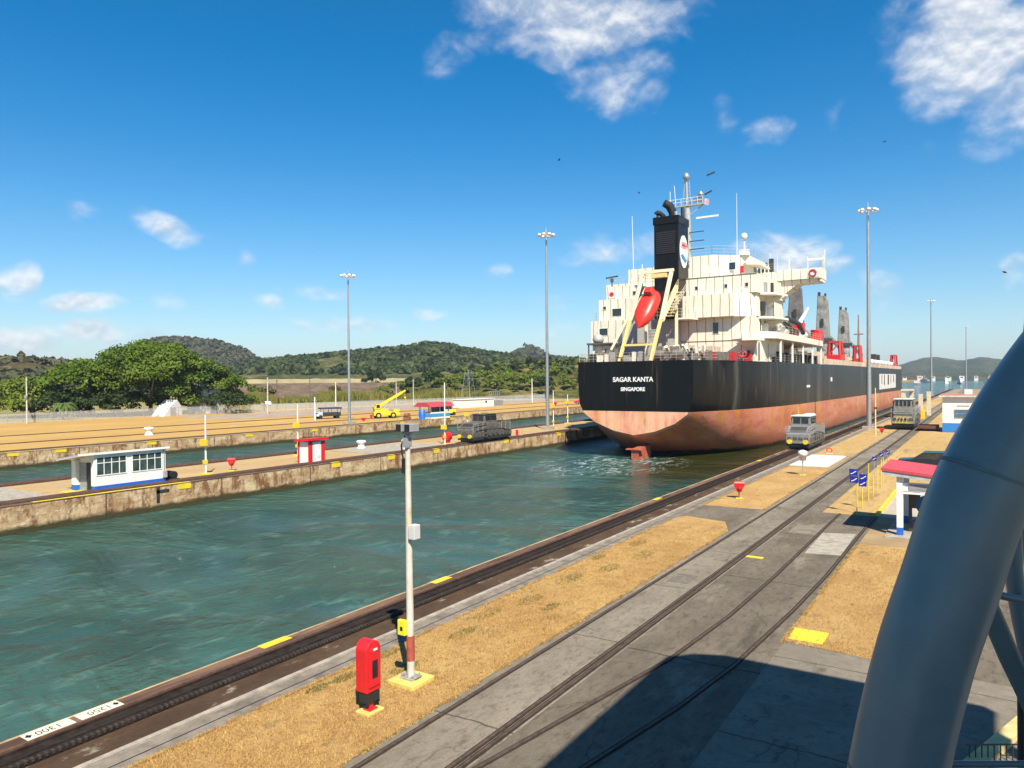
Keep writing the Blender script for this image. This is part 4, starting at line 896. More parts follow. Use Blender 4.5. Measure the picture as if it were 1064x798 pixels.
b.bar((-36, 96.7, 31.9), (-30.7, 96.7, 31.9), .05); b.bar((-36, 96.7, 31.45), (-30.7, 96.7, 31.45), .05); b.bar((-35.4, 97, 31), (-35.4, 97, 33.2), .06); b.bar((-34.6, 97, 31), (-34.8, 97, 33.9), .06)
b.build('mast_railing', WHITE, mast)
b = MB((SX+1.0, SY, WZ)); b.lathe([(.02, 0), (.45, .15), (.5, .5), (.3, .9), (.02, 1.05)], (-33.1, 97, 34.4), 12); b.lathe([(.02, 0), (.35, .12), (.4, .4), (.02, .8)], (-31.1, 97, 31.9), 12); b.box(-31.8, -31.0, 96.8, 97.2, 31.0, 32.0); b.build('sensor_dome', GALV, mast)
b = MB((SX+1.0, SY, WZ)); b.bar((-31.6, 96.5, 29.0), (-28.6, 96.5, 29.0), .2, .22); b.build('radar_scanner', WHITE, mast)
b = MB((SX+1.0, SY, WZ))
for z in (24.9, 26.0, 27.2): b.bar((-32.6, 96.7, z), (-30.6, 96.7, z), .12, .1)
b.bar((-30.3, 97, 34.6), (-29.2, 97, 34.9), .08, .2); b.bar((-30.6, 97, 32.1), (-29.6, 97, 32.5), .08, .2); b.build('mast_arm', DARK, mast, each=True)
b = MB((SX+1.0, SY, WZ)); b.add([(-30.6, 97, 31.6), (-30.0, 97.1, 31.5), (-30.1, 97.2, 30.7), (-30.7, 97.1, 30.8)], [(0, 1, 2, 3)]); b.build('signal_flag', M('flag_red', (.6, .05, .08), .8, col2=(.75, .7, .7), scale=.9), mast, fixn=False)
# pipes, ladders and lockers on the starboard face of the deckhouse
rq = random.Random(12)
for i in range(10):
    y = 94.2+i*1.25; z0 = (9.7, 12.4, 15.3, 18.2)[i % 4]
    b = MB(SO); b.cyl((-23.88, y, z0), (-23.88, y, z0+2.3), .07, n=6); b.build('pipe', CREAM if i % 3 else DARK, deckhouse)
for y, z, w_, h_, mt_ in ((96.2, 18.3, .8, 1.4, GREY), (98.9, 15.4, .7, 1.2, WHITE), (95.4, 15.4, .5, 1.8, DARK), (99.8, 18.3, .5, 1.7, DARK), (101.8, 12.9+.5, 1.0, 1.1, WHITE), (96.5, 13.45, .9, 1.0, WHITE)):
    MB(SO).box(-23.98, -23.5, y, y+w_, z, z+h_).build('locker', mt_, deckhouse)
for i in range(9):
    x = -41+i*.9+rq.random()*.3; MB(SO).box(x, x+.25+.35*rq.random(), 81.2, 81.8, DZ, DZ+.5+.7*rq.random()).build('deck_machinery', rq.choice([DARK, GREY, CREAM]), ship)
for i in range(10):
    x = -32.5+i*.52; MB(SO).cyl((x, 84.5+rq.random()*3, DZ), (x+.05, 84.7, DZ+1.0+1.4*rq.random()), .1+.12*rq.random(), n=8).build('vent_pipe', rq.choice([CREAM, WHITE, DARK]), ship)
# antennas
b = MB(SO)
for p0, p1, r in (((-41.2, 95.5, 20.4), (-41.4, 95.5, 30.2), .07), ((-40.0, 95.6, 20.4), (-40.0, 95.6, 23.4), .12), ((-27.9, 99, 23.5), (-27.9, 99, 32.2), .05), ((-35.6, 96, 20.4), (-35.6, 96, 24), .06), ((-26.0, 109, 22.3), (-26.0, 109, 25.4), .05), ((-25.0, 109, 22.3), (-25.0, 109, 24.8), .05), ((-23.2, 108, 22.3), (-23.2, 108, 24.0), .1)):
    b.cyl(p0, p1, r, r*.5, 6)
b.build('antenna', WHITE, ship, each=True)
b = MB(SO); b.tube([(-26.4, 97, 23.5), (-26.4, 97, 25.6)], [.14, .1], 8); b.bar((-27.1, 97, 24.2), (-25.7, 97, 24.2), .1); b.box(-27.0, -25.8, 96.6, 97.4, 23.5, 24.0); b.lathe([(.05, 0), (.38, .1), (.42, .5), (.3, .78), (.03, .9)], (-26.4, 97, 25.5), 12); b.build('radome', WHITE, ship)
b = MB(SO); b.prism([(-27.4, 98), (-25.9, 96.2), (-24.6, 97.4), (-24.6, 103)], 'z', 22.2, 22.45); b.build('wing_platform', CREAM, ship)
b = MB(SO); b.box(-25.4, -24.9, 105.8, 106.4, 22.3, 24.1); b.box(-26.4, -25.9, 106.5, 107, 22.3, 23.7); b.build('bridge_console', DARK, ship)
MB(SO).box(-26.8, -26.4, 96.55, 96.65, 21.2, 22.1).build('fire_box', RED, ship)
b = MB(SO); b.bar((-44.3, 95, 20.5), (-44.3, 95, 21.4), .12); b.bar((-45.2, 95, 21.8), (-43.4, 95, 21.95), .2, .2); b.lathe([(.2, 0), (.3, .3), (.05, .6)], (-44.3, 95, 21.2), 8); b.build('searchlight', DARK, ship)
# free fall lifeboat davit
DAV = M('davit_cream', (.78, .71, .50), .5, var=.06); DAVY = M('davit_yellow', (.76, .60, .22), .5, var=.1)
b = MB(SO)
for x, xt in ((-37.0, -35.9), (-33.0, -32.0)):
    b.bar((x, 81.2, DZ), (x+.35, 83.6, 14.6), .3, .36, 1)
for x, xt in ((-36.65, -35.7), (-32.65, -32.0)):
    b.bar((x, 83.6, 14.4), (xt, 85.6, 20.7), .32, .4, 0)
    b.bar((x+.1, 83.7, 14.5), (x+.2, 88.5, 19.0), .35, .5, 0); b.bar((x+.15, 88.4, DZ), (x+.2, 88.4, 19.0), .3, .3, 0)
b.bar((-35.95, 85.6, 20.7), (-31.75, 85.6, 20.7), .32, .36, 0)
b.bar((-37.0, 82.1, 11.6), (-33.0, 82.1, 11.6), .2, .25, 1); b.bar((-36.2, 85.4, 20.2), (-35.0, 85.4, 20.2), .1, .1, 1)
b.box(-34.6, -32.6, 85.3, 86.0, 19.9, 20.4, 1)
b.bar((-39.9, 83.2, DZ), (-36.7, 84.0, 15.6), .28, .28, 0)
b.build('lifeboat_davit', [DAV, DAVY], ship)
railing('railing', [(-32.4, 84.2, 15.4), (-32.2, 88.4, 18.9)], 1.0, ship, DAVY, step=.8)
railing('railing', [(-31.6, 84.2, 15.0), (-31.2, 88.4, 18.2)], 1.0, ship, CREAM, step=.8)
b = MB(SO)
for i in range(9): b.box(-32.4, -31.4, 84.2+i*.48, 84.6+i*.48, 15.0+i*.4, 15.08+i*.4)
b.build('boarding_step', DAVY, ship)
b = MB(SO); b.prism([(-33.2, 92.5), (-33.2, 89.6), (-31.3, 89.6), (-30.6, 92.5)], 'z', 15.0, 15.2); b.build('casing_platform', CREAM, ship)
railing('railing', [(-33.1, 89.7, 15.2), (-31.4, 89.7, 15.2), (-30.7, 92.3, 15.2)], 1.15, ship, CREAM, step=.7)

# lifeboat: a lathe-like hull along its own axis, hung nose down on the ramp
lb = thing('lifeboat', 'red enclosed free fall lifeboat nose down on the stern ramp', 'lifeboat', (-34.6, 83.7, 15.75), 0); lb.scale = (.98, .92, .92)
axis = Vector((-.10, -.60, -.79)).normalized(); xs = Vector((1, 0, 0)); xs = (xs-axis*xs.dot(axis)).normalized(); zs = xs.cross(axis); 
if zs.z < 0: zs = -zs
b = MB(); secs = [(-3.1, .15, .2), (-3.0, .9, .75), (-2.4, 1.2, 1.0), (-1.0, 1.3, 1.05), (.6, 1.25, 1.0), (1.6, .95, .85), (2.4, .5, .5), (2.95, .06, .08)]
n = 14; vs = []
for s0, rx, rz in secs:
    for j in range(n):
        a = 2*math.pi*j/n; ca = abs(math.cos(a))**.8*(1 if math.cos(a) >= 0 else -1); sa = abs(math.sin(a))**.8*(1 if math.sin(a) >= 0 else -1)
        vs.append(axis*s0 + xs*(rx*ca) + zs*(rz*sa))
b.add(vs, [(i*n+j, i*n+(j+1) % n, (i+1)*n+(j+1) % n, (i+1)*n+j) for i in range(len(secs)-1) for j in range(n)], 0, True)
b.add(vs[:n], [tuple(range(n))]); b.add(vs[-n:], [tuple(range(n))])
b.build('hull', REDORANGE, lb)
b = MB(); c0 = axis*(-2.35)+zs*.85
for s0, s1, wv_, hv in ((-.55, .55, .62, .75),):
    b.add([c0+axis*s0+xs*wv_, c0+axis*s1+xs*wv_, c0+axis*s1-xs*wv_, c0+axis*s0-xs*wv_] + [c0+axis*s0*.8+xs*wv_*.8+zs*hv, c0+axis*s1*.8+xs*wv_*.8+zs*hv, c0+axis*s1*.8-xs*wv_*.8+zs*hv, c0+axis*s0*.8-xs*wv_*.8+zs*hv],
          [(0, 1, 2, 3), (4, 5, 6, 7), (0, 1, 5, 4), (1, 2, 6, 5), (2, 3, 7, 6), (3, 0, 4, 7)])
cab = b.build('wheelhouse', REDORANGE, lb, bevel=.08)
b = MB()
for sx_ in (-.32, .32): 
    c1 = c0+axis*.52+xs*sx_+zs*.42; b.bar(c1-xs*.17, c1+xs*.17, .1, .28)
b.build('window', GLASS, cab)
b = MB(); b.bar(axis*.9+xs*.6+zs*.95, axis*.9+xs*.15+zs*1.0, .07); b.build('tow_hook', GALV, lb)

# cargo cranes, hatches, masts on the fore deck
CRANE = M('crane_grey', (.25, .25, .235), .6, var=.3, scale=.8, stain=(.06, .052, .042), stain_amt=.85, stain_scale=.9, stain_st=(1, 1, .4))
def cargo_crane(Y, top, dark=False):
    x = -32.0; o = MB(SO); bt = DZ+6.2
    o.tube([(x, Y, DZ), (x, Y, bt)], 1.45, 14); o.tube([(x, Y, bt), (x, Y, bt+.7)], 2.0, 14, 1)
    o.prism([(x-1.4, bt+.7), (x+1.4, bt+.7), (x+.95, top-1.0), (x+.5, top), (x-.9, top)], 'y', Y-1.2, Y+1.2, 0)
    o.box(x-.35, x+.35, Y-1.5, Y-1.42, bt+3.6, bt+5.2, 1); o.bar((x-.7, Y-.8, top-.2), (x-.7, Y-.8, top+.9), .55, .55, 1); o.bar((x+.4, Y+.6, top-.4), (x+.4, Y+.6, top+.7), .4, .4, 1)
    o.prism([(x-1.47, bt+.7), (x-1.42, bt+.7), (x-.92, top), (x-.97, top)], 'y', Y-1.3, Y-.3, 1)
    c = o.build('crane_tower', [CRANE if not dark else M('crane_dark', (.12, .12, .115), .6, var=.4, scale=.8), DARK], ship, bevel=0)
    MB(SO).bar((x+.6, Y+1.5, bt+1.5), (x+1.2, Y+24, DZ+4.2), .7, .8).build('crane_jib', CRANE, c)
cargo_crane(155, 26.2, True); cargo_crane(184, 26.4); cargo_crane(214, 25.4)
b = MB(SO)
for i, y in enumerate((136, 163, 192, 221, 247)): b.box(-41, -26, y, y+17, DZ+.1, DZ+2.0); b.box(-40.6, -26.4, y+.3, y+16.7, DZ+2.01, DZ+2.7)
b.build('hatch_cover', M('hatch_beige', (.55, .45, .32), .7, var=.15, scale=.5, stain=(.4, .2, .1), stain_amt=.4), ship, each=True)
b = MB(SO); b.box(-24.0, -23.1, 133.5, 268, DZ+.1, DZ+1.1); b.build('bulwark', M('bulwark_beige', (.56, .45, .33), .7, var=.2, scale=.3, stain=(.42, .22, .12), stain_amt=.5), ship)
def red_frame(x, y, w, d, h, nm='hatch_gantry'):
    o = MB(SO)
    for sx_ in (-1, 1):
        for sy_ in (-1, 1): o.bar((x+sx_*w/2, y+sy_*d/2, DZ), (x+sx_*w*.36, y+sy_*d*.36, DZ+h), .45)
    o.box(x-w*.42, x+w*.42, y-d*.42, y+d*.42, DZ+h*.94, DZ+h*1.02); o.box(x-w*.5, x+w*.5, y-d*.5, y+d*.5, DZ+h*.28, DZ+h*.42)
    o.bar((x-w/2, y-d/2, DZ+h*.4), (x+w*.4, y-d*.4, DZ+h*.95), .25); o.build(nm, REDDULL, ship)
red_frame(-26.2, 164, 2.6, 3.6, 5.2); red_frame(-25.4, 189, 1.5, 2.0, 5.2); red_frame(-24.6, 261, 1.5, 5, 4.6)
MB(SO).box(-28.3, -24.8, 161, 167, DZ, DZ+2.4).build('red_box', RED, ship)
b = MB(SO); b.tube([(-25.4, 191, DZ+5), (-25.4, 191, 22.2)], [.28, .12], 8); b.bar((-26.4, 191, 17.6), (-24.4, 191, 17.6), .5, .3); b.build('fore_mast', M('mast_brown', (.25, .16, .12), .6), ship)
b = MB(SO)
for i in range(7): y = 205+i*7.5; b.lathe([(.3, 0), (.3, 1.0), (.65, 1.2), (.6, 1.9), (.1, 2.1)], (-24.4, y, DZ+.2), 8)
b.build('deck_vent', WHITE, ship, each=True)
for yv, xv, mt_ in ((228, -27, DARK), (236, -27, DARK)): MB(SO).box(xv-1, xv+1, yv, yv+2, DZ+2.6, DZ+4.2).build('deck_machinery', mt_, ship)

# ------------------------------------------------------------------ canal locomotives
LOCOB = M('loco_brown', (.15, .135, .115), .5, var=.35, scale=4, metal=.15, stain=(.05, .04, .03), stain_amt=.7, stain_scale=3, grime=.6)
def locomotive(label, x, y, rz, variant=0, sc=1.0):
    LOCO = LOCOB if variant == 1 else MATS['loco_grey']
    o = thing('canal_locomotive', label, 'locomotive', (x, y, .1), rz, 'canal locomotives on the lock walls')
    o.scale = (sc, sc, sc)
    # local: travels along y, front at -y; 8.6 m long, 2.4 m wide
    b = MB(); b.box(-1.15, 1.15, -4.2, 4.2, .35, .62); b.box(-.95, .95, -3.9, 3.9, .1, .35)
    b.build('chassis', DARK, o)
    for yy in (-2.9, -1.6, 1.6, 2.9):
        w_ = MB()
        for sx_ in (-1, 1): w_.cyl((sx_*.82, yy, .42), (sx_*.98, yy, .42), .42, n=16)
        w_.cyl((-.82, yy, .42), (.82, yy, .42), .09, n=8)
        w_.build('wheel_set', DARK, o)
    b = MB()
    if variant < 2:
        b.prism([(-4.35, .62), (-4.35, 1.62), (-4.05, 1.85), (-3.2, 2.35), (-1.2, 2.5), (-1.2, .62)], 'x', -1.16, 1.16)
    else:
        b.prism([(-4.35, .62), (-4.35, 1.2), (-4.2, 1.25), (-1.2, 1.25), (-1.2, .62)], 'x', -1.16, 1.16)
    b.build('front_hood', LOCO, o, bevel=.05)
    b = MB(); b.prism([(4.35, .62), (4.35, 1.5), (3.8, 2.1), (1.5, 2.3), (1.5, .62)], 'x', -1.14, 1.14); b.build('rear_hood', LOCO, o, bevel=.05)
    b = MB(); b.box(-1.13, 1.13, -1.19, 1.49, .63, 2.3); b.build('winch_housing', LOCO, o, bevel=.04)
    b = MB()
    for sx_ in (-1, 1):
        for yy in (-.9, .1, 1.1): b.cyl((sx_*1.14, yy, 1.15), (sx_*1.24, yy, 1.15), .36, n=14)
        for yy in (-3.9, -3.2, -2.4, -1.8, 2.0, 2.7, 3.4): b.box(sx_*1.165, sx_*1.20, yy-.22, yy+.22, .75, 1.25)
    b.build('side_machinery', M('loco_dark', (.13, .125, .115), .5, var=.5, scale=6, metal=.4, grime=.4), o)
    y0, y1 = ((-2.6, .2) if variant == 0 else (-1.5, 1.2) if variant == 1 else (-4.1, -1.0)); zc = 2.0 if variant != 2 else 1.2
    cb = MB(); cb.prism([(-.98, zc), (.98, zc), (1.0, zc+.5), (.86, 3.35), (-.86, 3.35), (-1.0, zc+.5)], 'y', y0, y1); cab = cb.build('cab', LOCO, o, bevel=.03)
    g_ = MB()
    n_ = 2 if variant != 2 else 4
    for i in range(n_):
        xa = -.8+1.6*i/n_+.06; xb = -.8+1.6*(i+1)/n_-.06
        g_.box(xa, xb, y0-.03, y0-.005, 2.62, 3.2); g_.box(xa, xb, y1+.005, y1+.03, 2.62, 3.2)
    for sx_ in (-1, 1): g_.box(sx_*.955, sx_*1.01, y0+.2, (y0+y1)/2-.06, 2.62, 3.2); g_.box(sx_*.955, sx_*1.01, (y0+y1)/2+.06, y1-.2, 2.62, 3.2)
    g_.build('cab_window', GLASS, cab)
    b = MB(); b.box(-.98, .98, y0-.12, y1+.12, 3.352, 3.44)
    if variant == 0: b.prism([(.1, 3.44), (.95, 3.44), (.9, 3.6), (.2, 3.6)], 'y', y0+.2, y1-.1)
    b.build('cab_roof', M('roof_white', (.72, .74, .74), .45, var=.06) if variant != 1 else LOCO, cab, bevel=.03)
    for sx_ in ((-.78, .78) if variant != 2 else ()):
        h_ = MB(); h_.cyl((sx_, -4.36, .82), (sx_, -4.52, .82), .23, n=16); h_.cyl((sx_, -4.30, .82), (sx_, -4.36, .82), .27, n=16); h_.build('headlight', YEL, o)
    r_ = MB()
    for sx_ in (-1, 1):
        for yy in (-4.2, -3.2, -2.2, 1.9, 2.9, 3.9): r_.bar((sx_*1.18, yy, 1.3), (sx_*1.18, yy, 2.35), .05)
        r_.bar((sx_*1.18, -4.2, 2.3), (sx_*1.18, -2.0, 2.4), .05); r_.bar((sx_*1.18, 1.9, 2.35), (sx_*1.18, 3.9, 2.3), .05)
    r_.bar((-1.1, -4.3, 1.95), (1.1, -4.3, 1.95), .05); r_.build('handrail', GREY, o)
    if variant == 2:
        r_ = MB()
        for i in range(4): r_.bar((-.75+.35*i, -4.55, .75), (-.55+.35*i, -4.55, 1.4), .05)
        r_.bar((-.95, -4.55, 1.4), (.9, -4.55, 1.4), .045); r_.bar((-.95, -4.55, .75), (.9, -4.55, .75), .045); r_.build('gate_bars', YEL, o)
    b = MB()
    for yy in (y0+.3, y1-.3): b.cyl((.0, yy, 3.44), (.0, yy, 3.6), .09, n=8)
    b.bar((-.5, (y0+y1)/2, 3.44), (-.5, (y0+y1)/2, 4.3), .03); b.build('roof_fitting', YEL, cab)
    b = MB()
    for sx_ in (-1, 1):
        for k in range(3): b.box(sx_*1.17, sx_*1.3, -1.9, -1.4, .55+.42*k, .59+.42*k)
        b.tube([(sx_*1.2, -3.6, 1.45), (sx_*1.27, -1.0, 1.7), (sx_*1.2, 2.0, 1.5), (sx_*1.2, 3.8, 1.2)], .035, 6)
        b.bar((sx_*1.19, -4.1, 1.95), (sx_*1.19, -1.3, 2.1), .04)
    b.build('side_step', DARK, o)
    b = MB()
    for k in range(7): b.box(-.8, .8, -4.10+.11*k-.02, -4.08+.11*k-.0, 1.88+.065*k, 1.93+.065*k)
    b.build('hood_louvre', DARK, o)
    b = MB()
    for i in range(4): b.box(-1.0+.55*i, -.6+.55*i, -4.38, -4.352, 1.0, 1.3)
    b.build('grille', M('loco_dark', (.1, .095, .09)), o)
    return o
locomotive('grey locomotive with white cab roof and yellow lamps beside the ship', -16.38, 83.9, 0, 0, 1.0)
locomotive('dark grey locomotive with a central cab on the centre island track', -51.85, 74.3, 0, 1, .98)
locomotive('distant grey locomotive with four dark cab windows and yellow front bars', -9.9, 122.2, 0, 2, 1.25)

# ------------------------------------------------------------------ floodlight masts
def floodmast(label, x, y, h, r=.30):
    o = thing('floodlight_mast', label, 'light mast', (x, y, 0), 0, 'tall floodlight masts')
    b = MB(); b.tube([(0, 0, .4), (0, 0, h*.33), (0, 0, h*.66), (0, 0, h)], [r, r*.78, r*.6, r*.42], 12); b.build('pole', GALV, o)
    MB().box(-.8, .8, -.8, .8, -.1, .45).build('base', CONCPALE, o)
    b = MB()
    for k in range(20):
        a0, a1 = k*math.pi/10, (k+1)*math.pi/10; b.bar((1.0*math.cos(a0), 1.0*math.sin(a0), h-.35), (1.0*math.cos(a1), 1.0*math.sin(a1), h-.35), .09)
    for k in range(4): a = k*math.pi/2; b.bar((0, 0, h-.1), (math.cos(a), math.sin(a), h-.35), .09)
    b.tube([(0, 0, h), (0, 0, h+.7)], [.12, .03], 6); b.build('head_ring', GALV, o)
    for k in range(8):
        a = k*math.pi/4+.2; c, s = math.cos(a), math.sin(a)
        f = MB(); f.lathe([(.10, .28), (.22, .2), (.34, -.05), (.30, -.08)], (1.12*c, 1.12*s, h-.55), 10); f.build('floodlight', M('lamp_white', (.74, .75, .76), .35, var=.05), o)
    return o
floodmast('tall floodlight mast on the far bank right of the left grove', -93.5, 92.6, 26.4, .27)
floodmast('tall floodlight mast on the centre island just left of the ship', -56.0, 96.8, 29.9)
floodmast('tallest looking floodlight mast beside the ship hull on the near quay', -14.2, 116.7, 31.9, .36)
floodmast('smaller distant floodlight mast left of the white quay house', -17.0, 310.7, 35.5, .4)
floodmast('smallest most distant floodlight mast above the white quay house', -9.7, 494.2, 36, .4)
for x, y, h, lab in ((-154.2, 68.0, 8.8, 'grey utility pole at the far left in front of the grove'), (-142.5, 114.7, 8.6, 'thin utility pole right of the grove with a cross arm'), (-164.8, 135.8, 8.8, 'dark utility pole before the earth embankment'), (-165.5, 158.3, 7.3, 'pale post standing in the tall grass left of the crane'), (-158.9, 178.1, 7.7, 'slim post standing in the tall grass behind the crane boom'), (-126.3, 208.2, 8.0, 'slim pale post before the scrub slope left of the ship'), (-109, 98.8, 4.5, 'short white post beside the blue canopy truck'), (-163, 146, 8.2, 'thin post between the dark utility pole and the tall grass'), (-150, 176, 8.0, 'slim post behind the red roofed booth'), (-158, 126, 6.5, 'low fence side post right of the dark utility pole')):
    o = thing('utility_pole', lab, 'pole', (x, y, 0), 0, 'utility poles across the far bank')
    MB().tube([(0, 0, -.2), (0, 0, h)], [.17, .11], 8).build('pole', WHITE if 'white' in lab or 'pale' in lab else (M('pole_dark', (.12, .1, .08), .8) if 'dark' in lab else M('pole_grey', (.5, .48, .44), .7)), o)
    MB().bar((-.8, .3, h-.6), (.8, -.3, h-.6), .12).build('cross_arm', M('pole_grey', (.5, .48, .44), .7), o)
    if y < 70: MB().box(-.3, .3, -.35, -.1, h*.55, h*.55+.5).build('box', GREY, o)

# ------------------------------------------------------------------ camera pole and red cabinet on the near verge
o = thing('camera_pole', 'white camera pole with yellow box and red band on a yellow base', 'camera pole', (-12.2, 14.12, .016))
MB().box(-.42, .42, -.42, .42, -.05, .11).build('plinth', M('yellow_concrete', (.62, .5, .12), .8, var=.15, stain=(.4, .33, .15), stain_amt=.6, stain_scale=4), o, bevel=.02)
b = MB(); b.box(-.2, .2, -.2, .2, .111, .15); b.box(-.24, -.12, -.1, .1, .15, .2); b.box(.1, .24, -.12, .12, .15, .19)
for sx_ in (-.15, .15):
    for sy_ in (-.15, .15): b.cyl((sx_, sy_, .15), (sx_, sy_, .21), .022, n=6)
b.build('base_plate', M('base_grey', (.3, .29, .27), .7, var=.3, scale=8), o)
POLEW = M('pole_white', (.56, .54, .47), .5, var=.08, scale=3, stain=(.46, .31, .08), stain_amt=.7, stain_scale=1.5, stain_st=(1, 1, 1.2))
MB().tube([(0, 0, .15), (-.005, 0, 1.2), (-.02, 0, 2.6), (-.035, 0, 6.2)], [.098, .094, .088, .066], 16).build('pole', POLEW, o)
MB().tube([(0, 0, .55), (-.004, 0, 1.17)], [.104, .101], 16).build('red_band', M('faded_red', (.36, .075, .05), .6, var=.25, scale=5), o)
yb = MB().box(-.26, -.015, -.20, -.085, 1.2, 1.58).build('yellow_box', M('box_yellow', (.72, .66, .03), .45, var=.06), o, bevel=.015)
MB().box(-.17, -.09, -.205, -.2005, 1.32, 1.42).build('label_plate', BLACK, yb)
b = MB(); b.box(.07, .27, -.14, .1, 3.62, 3.98); b.build('junction_box', M('box_grey', (.55, .56, .54), .45, var=.05), o, bevel=.015)
b = MB(); b.bar((-.03, 0, 6.1), (-.03, 0, 6.42), .08); b.bar((-.16, -.02, 6.28), (.12, -.02, 6.28), .06, .07); b.box(-.10, .05, -.12, .06, 5.9, 6.15); b.build('bracket', GREY, o)
for sx_ in (-.16, .12):
    c_b = MB(); c_b.box(sx_-.09, sx_+.09, -.20, .16, 6.30, 6.50); cm = c_b.build('camera', M('camera_grey', (.3, .3, .3), .5), o, bevel=.015)
    MB().box(sx_-.08, sx_+.08, -.21, -.2005, 6.31, 6.49).build('lens', BLACK, cm)
b = MB(); b.tube([(-.1, -.02, 6.2), (-.2, -.05, 5.95), (-.16, -.06, 5.7), (-.09, -.05, 5.5), (-.09, -.04, 5.2)], .022, 6); b.box(-.17, -.075, -.08, .06, 5.25, 5.62); b.build('cable', BLACK, o)

o = thing('fire_cabinet', 'bright red rounded hydrant cabinet on a post beside the white camera pole', 'cabinet', (-11.92, 12.38, .016), R(88))
MB().box(-.27, .24, -.2, .22, -.05, .05).build('plinth', M('yellow_concrete', (.62, .5, .12)), o, bevel=.015)
b = MB(); b.box(-.13, .13, -.11, .11, .051, .075); b.cyl((0, 0, .07), (0, 0, .58), .055, n=12); b.build('post', RED, o)
pr = [(-.225, .48), (.225, .48), (.225, 1.42)] + [(.225*math.cos(math.pi*i/14), 1.42+.225*math.sin(math.pi*i/14)) for i in range(1, 14)] + [(-.225, 1.42)]
cb = MB().prism(pr, 'y', -.12, .24).build('body', RED, o, bevel=.02)
pr2 = [(-.175, .60), (.175, .60), (.175, 1.36)] + [(.175*math.cos(math.pi*i/14), 1.36+.175*math.sin(math.pi*i/14)) for i in range(1, 14)] + [(-.175, 1.36)]
dr = MB().prism(pr2, 'y', -.145, -.121).build('door', RED, cb, bevel=.008)
MB().box(-.07, .09, -.155, -.146, .80, 1.20).build('window', BLACK, dr); MB().box(-.04, .08, -.16, -.146, 1.42, 1.465).build('handle', WHITE, dr)
MB().box(-.2, .2, -.10, .16, .24, .48).build('lower_case', M('cabinet_black', (.02, .022, .02), .6), o, bevel=.01)

# ------------------------------------------------------------------ hose reels, bollards, pole signs, vents
def hose_reel(label, x, y, sc=1.0, rz=0, z=.01):
    o = thing('hose_reel', label, 'hose reel', (x, y, z), rz, 'red hose reels along the quays'); o.scale = (sc,)*3
    MB().box(-.2, .2, -.2, .2, -.02, .05).build('plinth', YEL, o); MB().cyl((0, 0, .05), (0, 0, .5), .04, n=8).build('post', REDDULL, o)
    b = MB(); vs = [(-.14, -.12, .42), (.14, -.12, .42), (.14, .12, .42), (-.14, .12, .42), (-.36, -.2, .98), (.36, -.2, .98), (.36, .2, .98), (-.36, .2, .98), (-.26, -.14, 1.08), (.26, -.14, 1.08), (.26, .14, 1.08), (-.26, .14, 1.08)]
    b.add(vs, [(3, 2, 1, 0)] + [(k*4+i, k*4+(i+1) % 4, k*4+4+(i+1) % 4, k*4+4+i) for k in (0, 1) for i in range(4)] + [(8, 9, 10, 11)])
    b.build('cover', RED, o, bevel=.02); MB().cyl((.05, -.19, .72), (.05, -.26, .72), .12, n=10).build('hub', REDDULL, o)
    return o
hr = hose_reel('red tapered hose reel cover on a short post in the near dry grass', -13.08, 46.5, 1.0, R(20))
dup(hr, (-54.4, 39.95, 0), R(40), 'red hose reel between the white booth and the red kiosk', sc=1.0)
dup(hr, (-11.4, 105.9, 0), 0, 'tiny red hose reel at the foot of the mast beside the ship', sc=.85)
dup(hr, (-95.4, 98.0, 0), R(70), 'low red reel left of the yellow crane on the far bank', sc=(1.5, 1, .8))
dup(hr, (-98.6, 103.4, 0), R(20), 'slim red reel next to the yellow crane wheels', sc=(.8, .8, 1.05))
dup(hr, (-98.4, 174.3, 0), 0, 'far red reel between the ship stern and the mast on the island', sc=1.2)
o = thing('hose_drum', 'red oval drum on the centre island left of the dark locomotive', 'drum', (-55.0, 70.7, 0))
MB().tube([(0, -.35, .75), (0, .35, .75)], .55, 16).build('drum', RED, o); MB().box(-.3, .3, -.25, .25, 0, .35).build('stand', REDDULL, o)
def bollard(label, x, y, sc=1.0):
    o = thing('mooring_bollard', label, 'bollard', (x, y, .05), 0, 'white mooring bollards'); o.scale = (sc,)*3
    MB().lathe([(.55, 0), (.55, .08), (.42, .12), (.38, .55), (.58, .7), (.62, .85), (.5, .95), (.05, 1.0)], n=18).build('body', WHITE, o); MB().lathe([(.7, -.04), (.7, .03), (.05, .031)], n=18).build('base', GREY, o)
    return o
bl = bollard('white bollard on the pale slab right of the red kiosk', -59.0, 60.2, .9)
dup(bl, (-54.2, 62.4, .05), 0, 'greyish bollard on the pale slab left of the red drum', sc=(1.0, 1.0, 1.05))
dup(bl, (-102.2, 61.2, .03), 0, 'white bollard on the far bank above the white booth', sc=1.15)
o = thing('quay_winch', 'small black winch behind the right end of the white booth', 'winch', (-53.2, 33.6, .0))
MB().box(-.5, .5, -.4, .4, 0, .18).build('base', DARK, o); MB().tube([(-.45, 0, .45), (.45, 0, .45)], .3, 12).build('drum', BLACK, o)
def pole_sign(label, x, y, h, zs, two=False, z0=.0):
    o = thing('signal_pole', label, 'signal pole', (x, y, z0), 0, 'thin white poles with yellow boxes')
    MB().tube([(0, 0, .1), (0, 0, h)], [.085, .06], 8).build('pole', WHITE, o); MB().box(-.5, .5, -.35, .35, -.02, .12).build('plinth', YEL, o)
    MB().box(-.36, .36, -.3, -.08, zs, zs+.5).build('sign_box', YEL, o); MB().box(-.12, .12, -.22, .1, .9, 1.2).build('switch_box', YEL, o)
    return o
pole_sign('white pole with yellow box between the white booth and the hose reel', -54.0, 37.2, 4.9, 2.4)
pole_sign('white pole with yellow box standing left of the red kiosk', -58.8, 51.0, 5.3, 2.9)
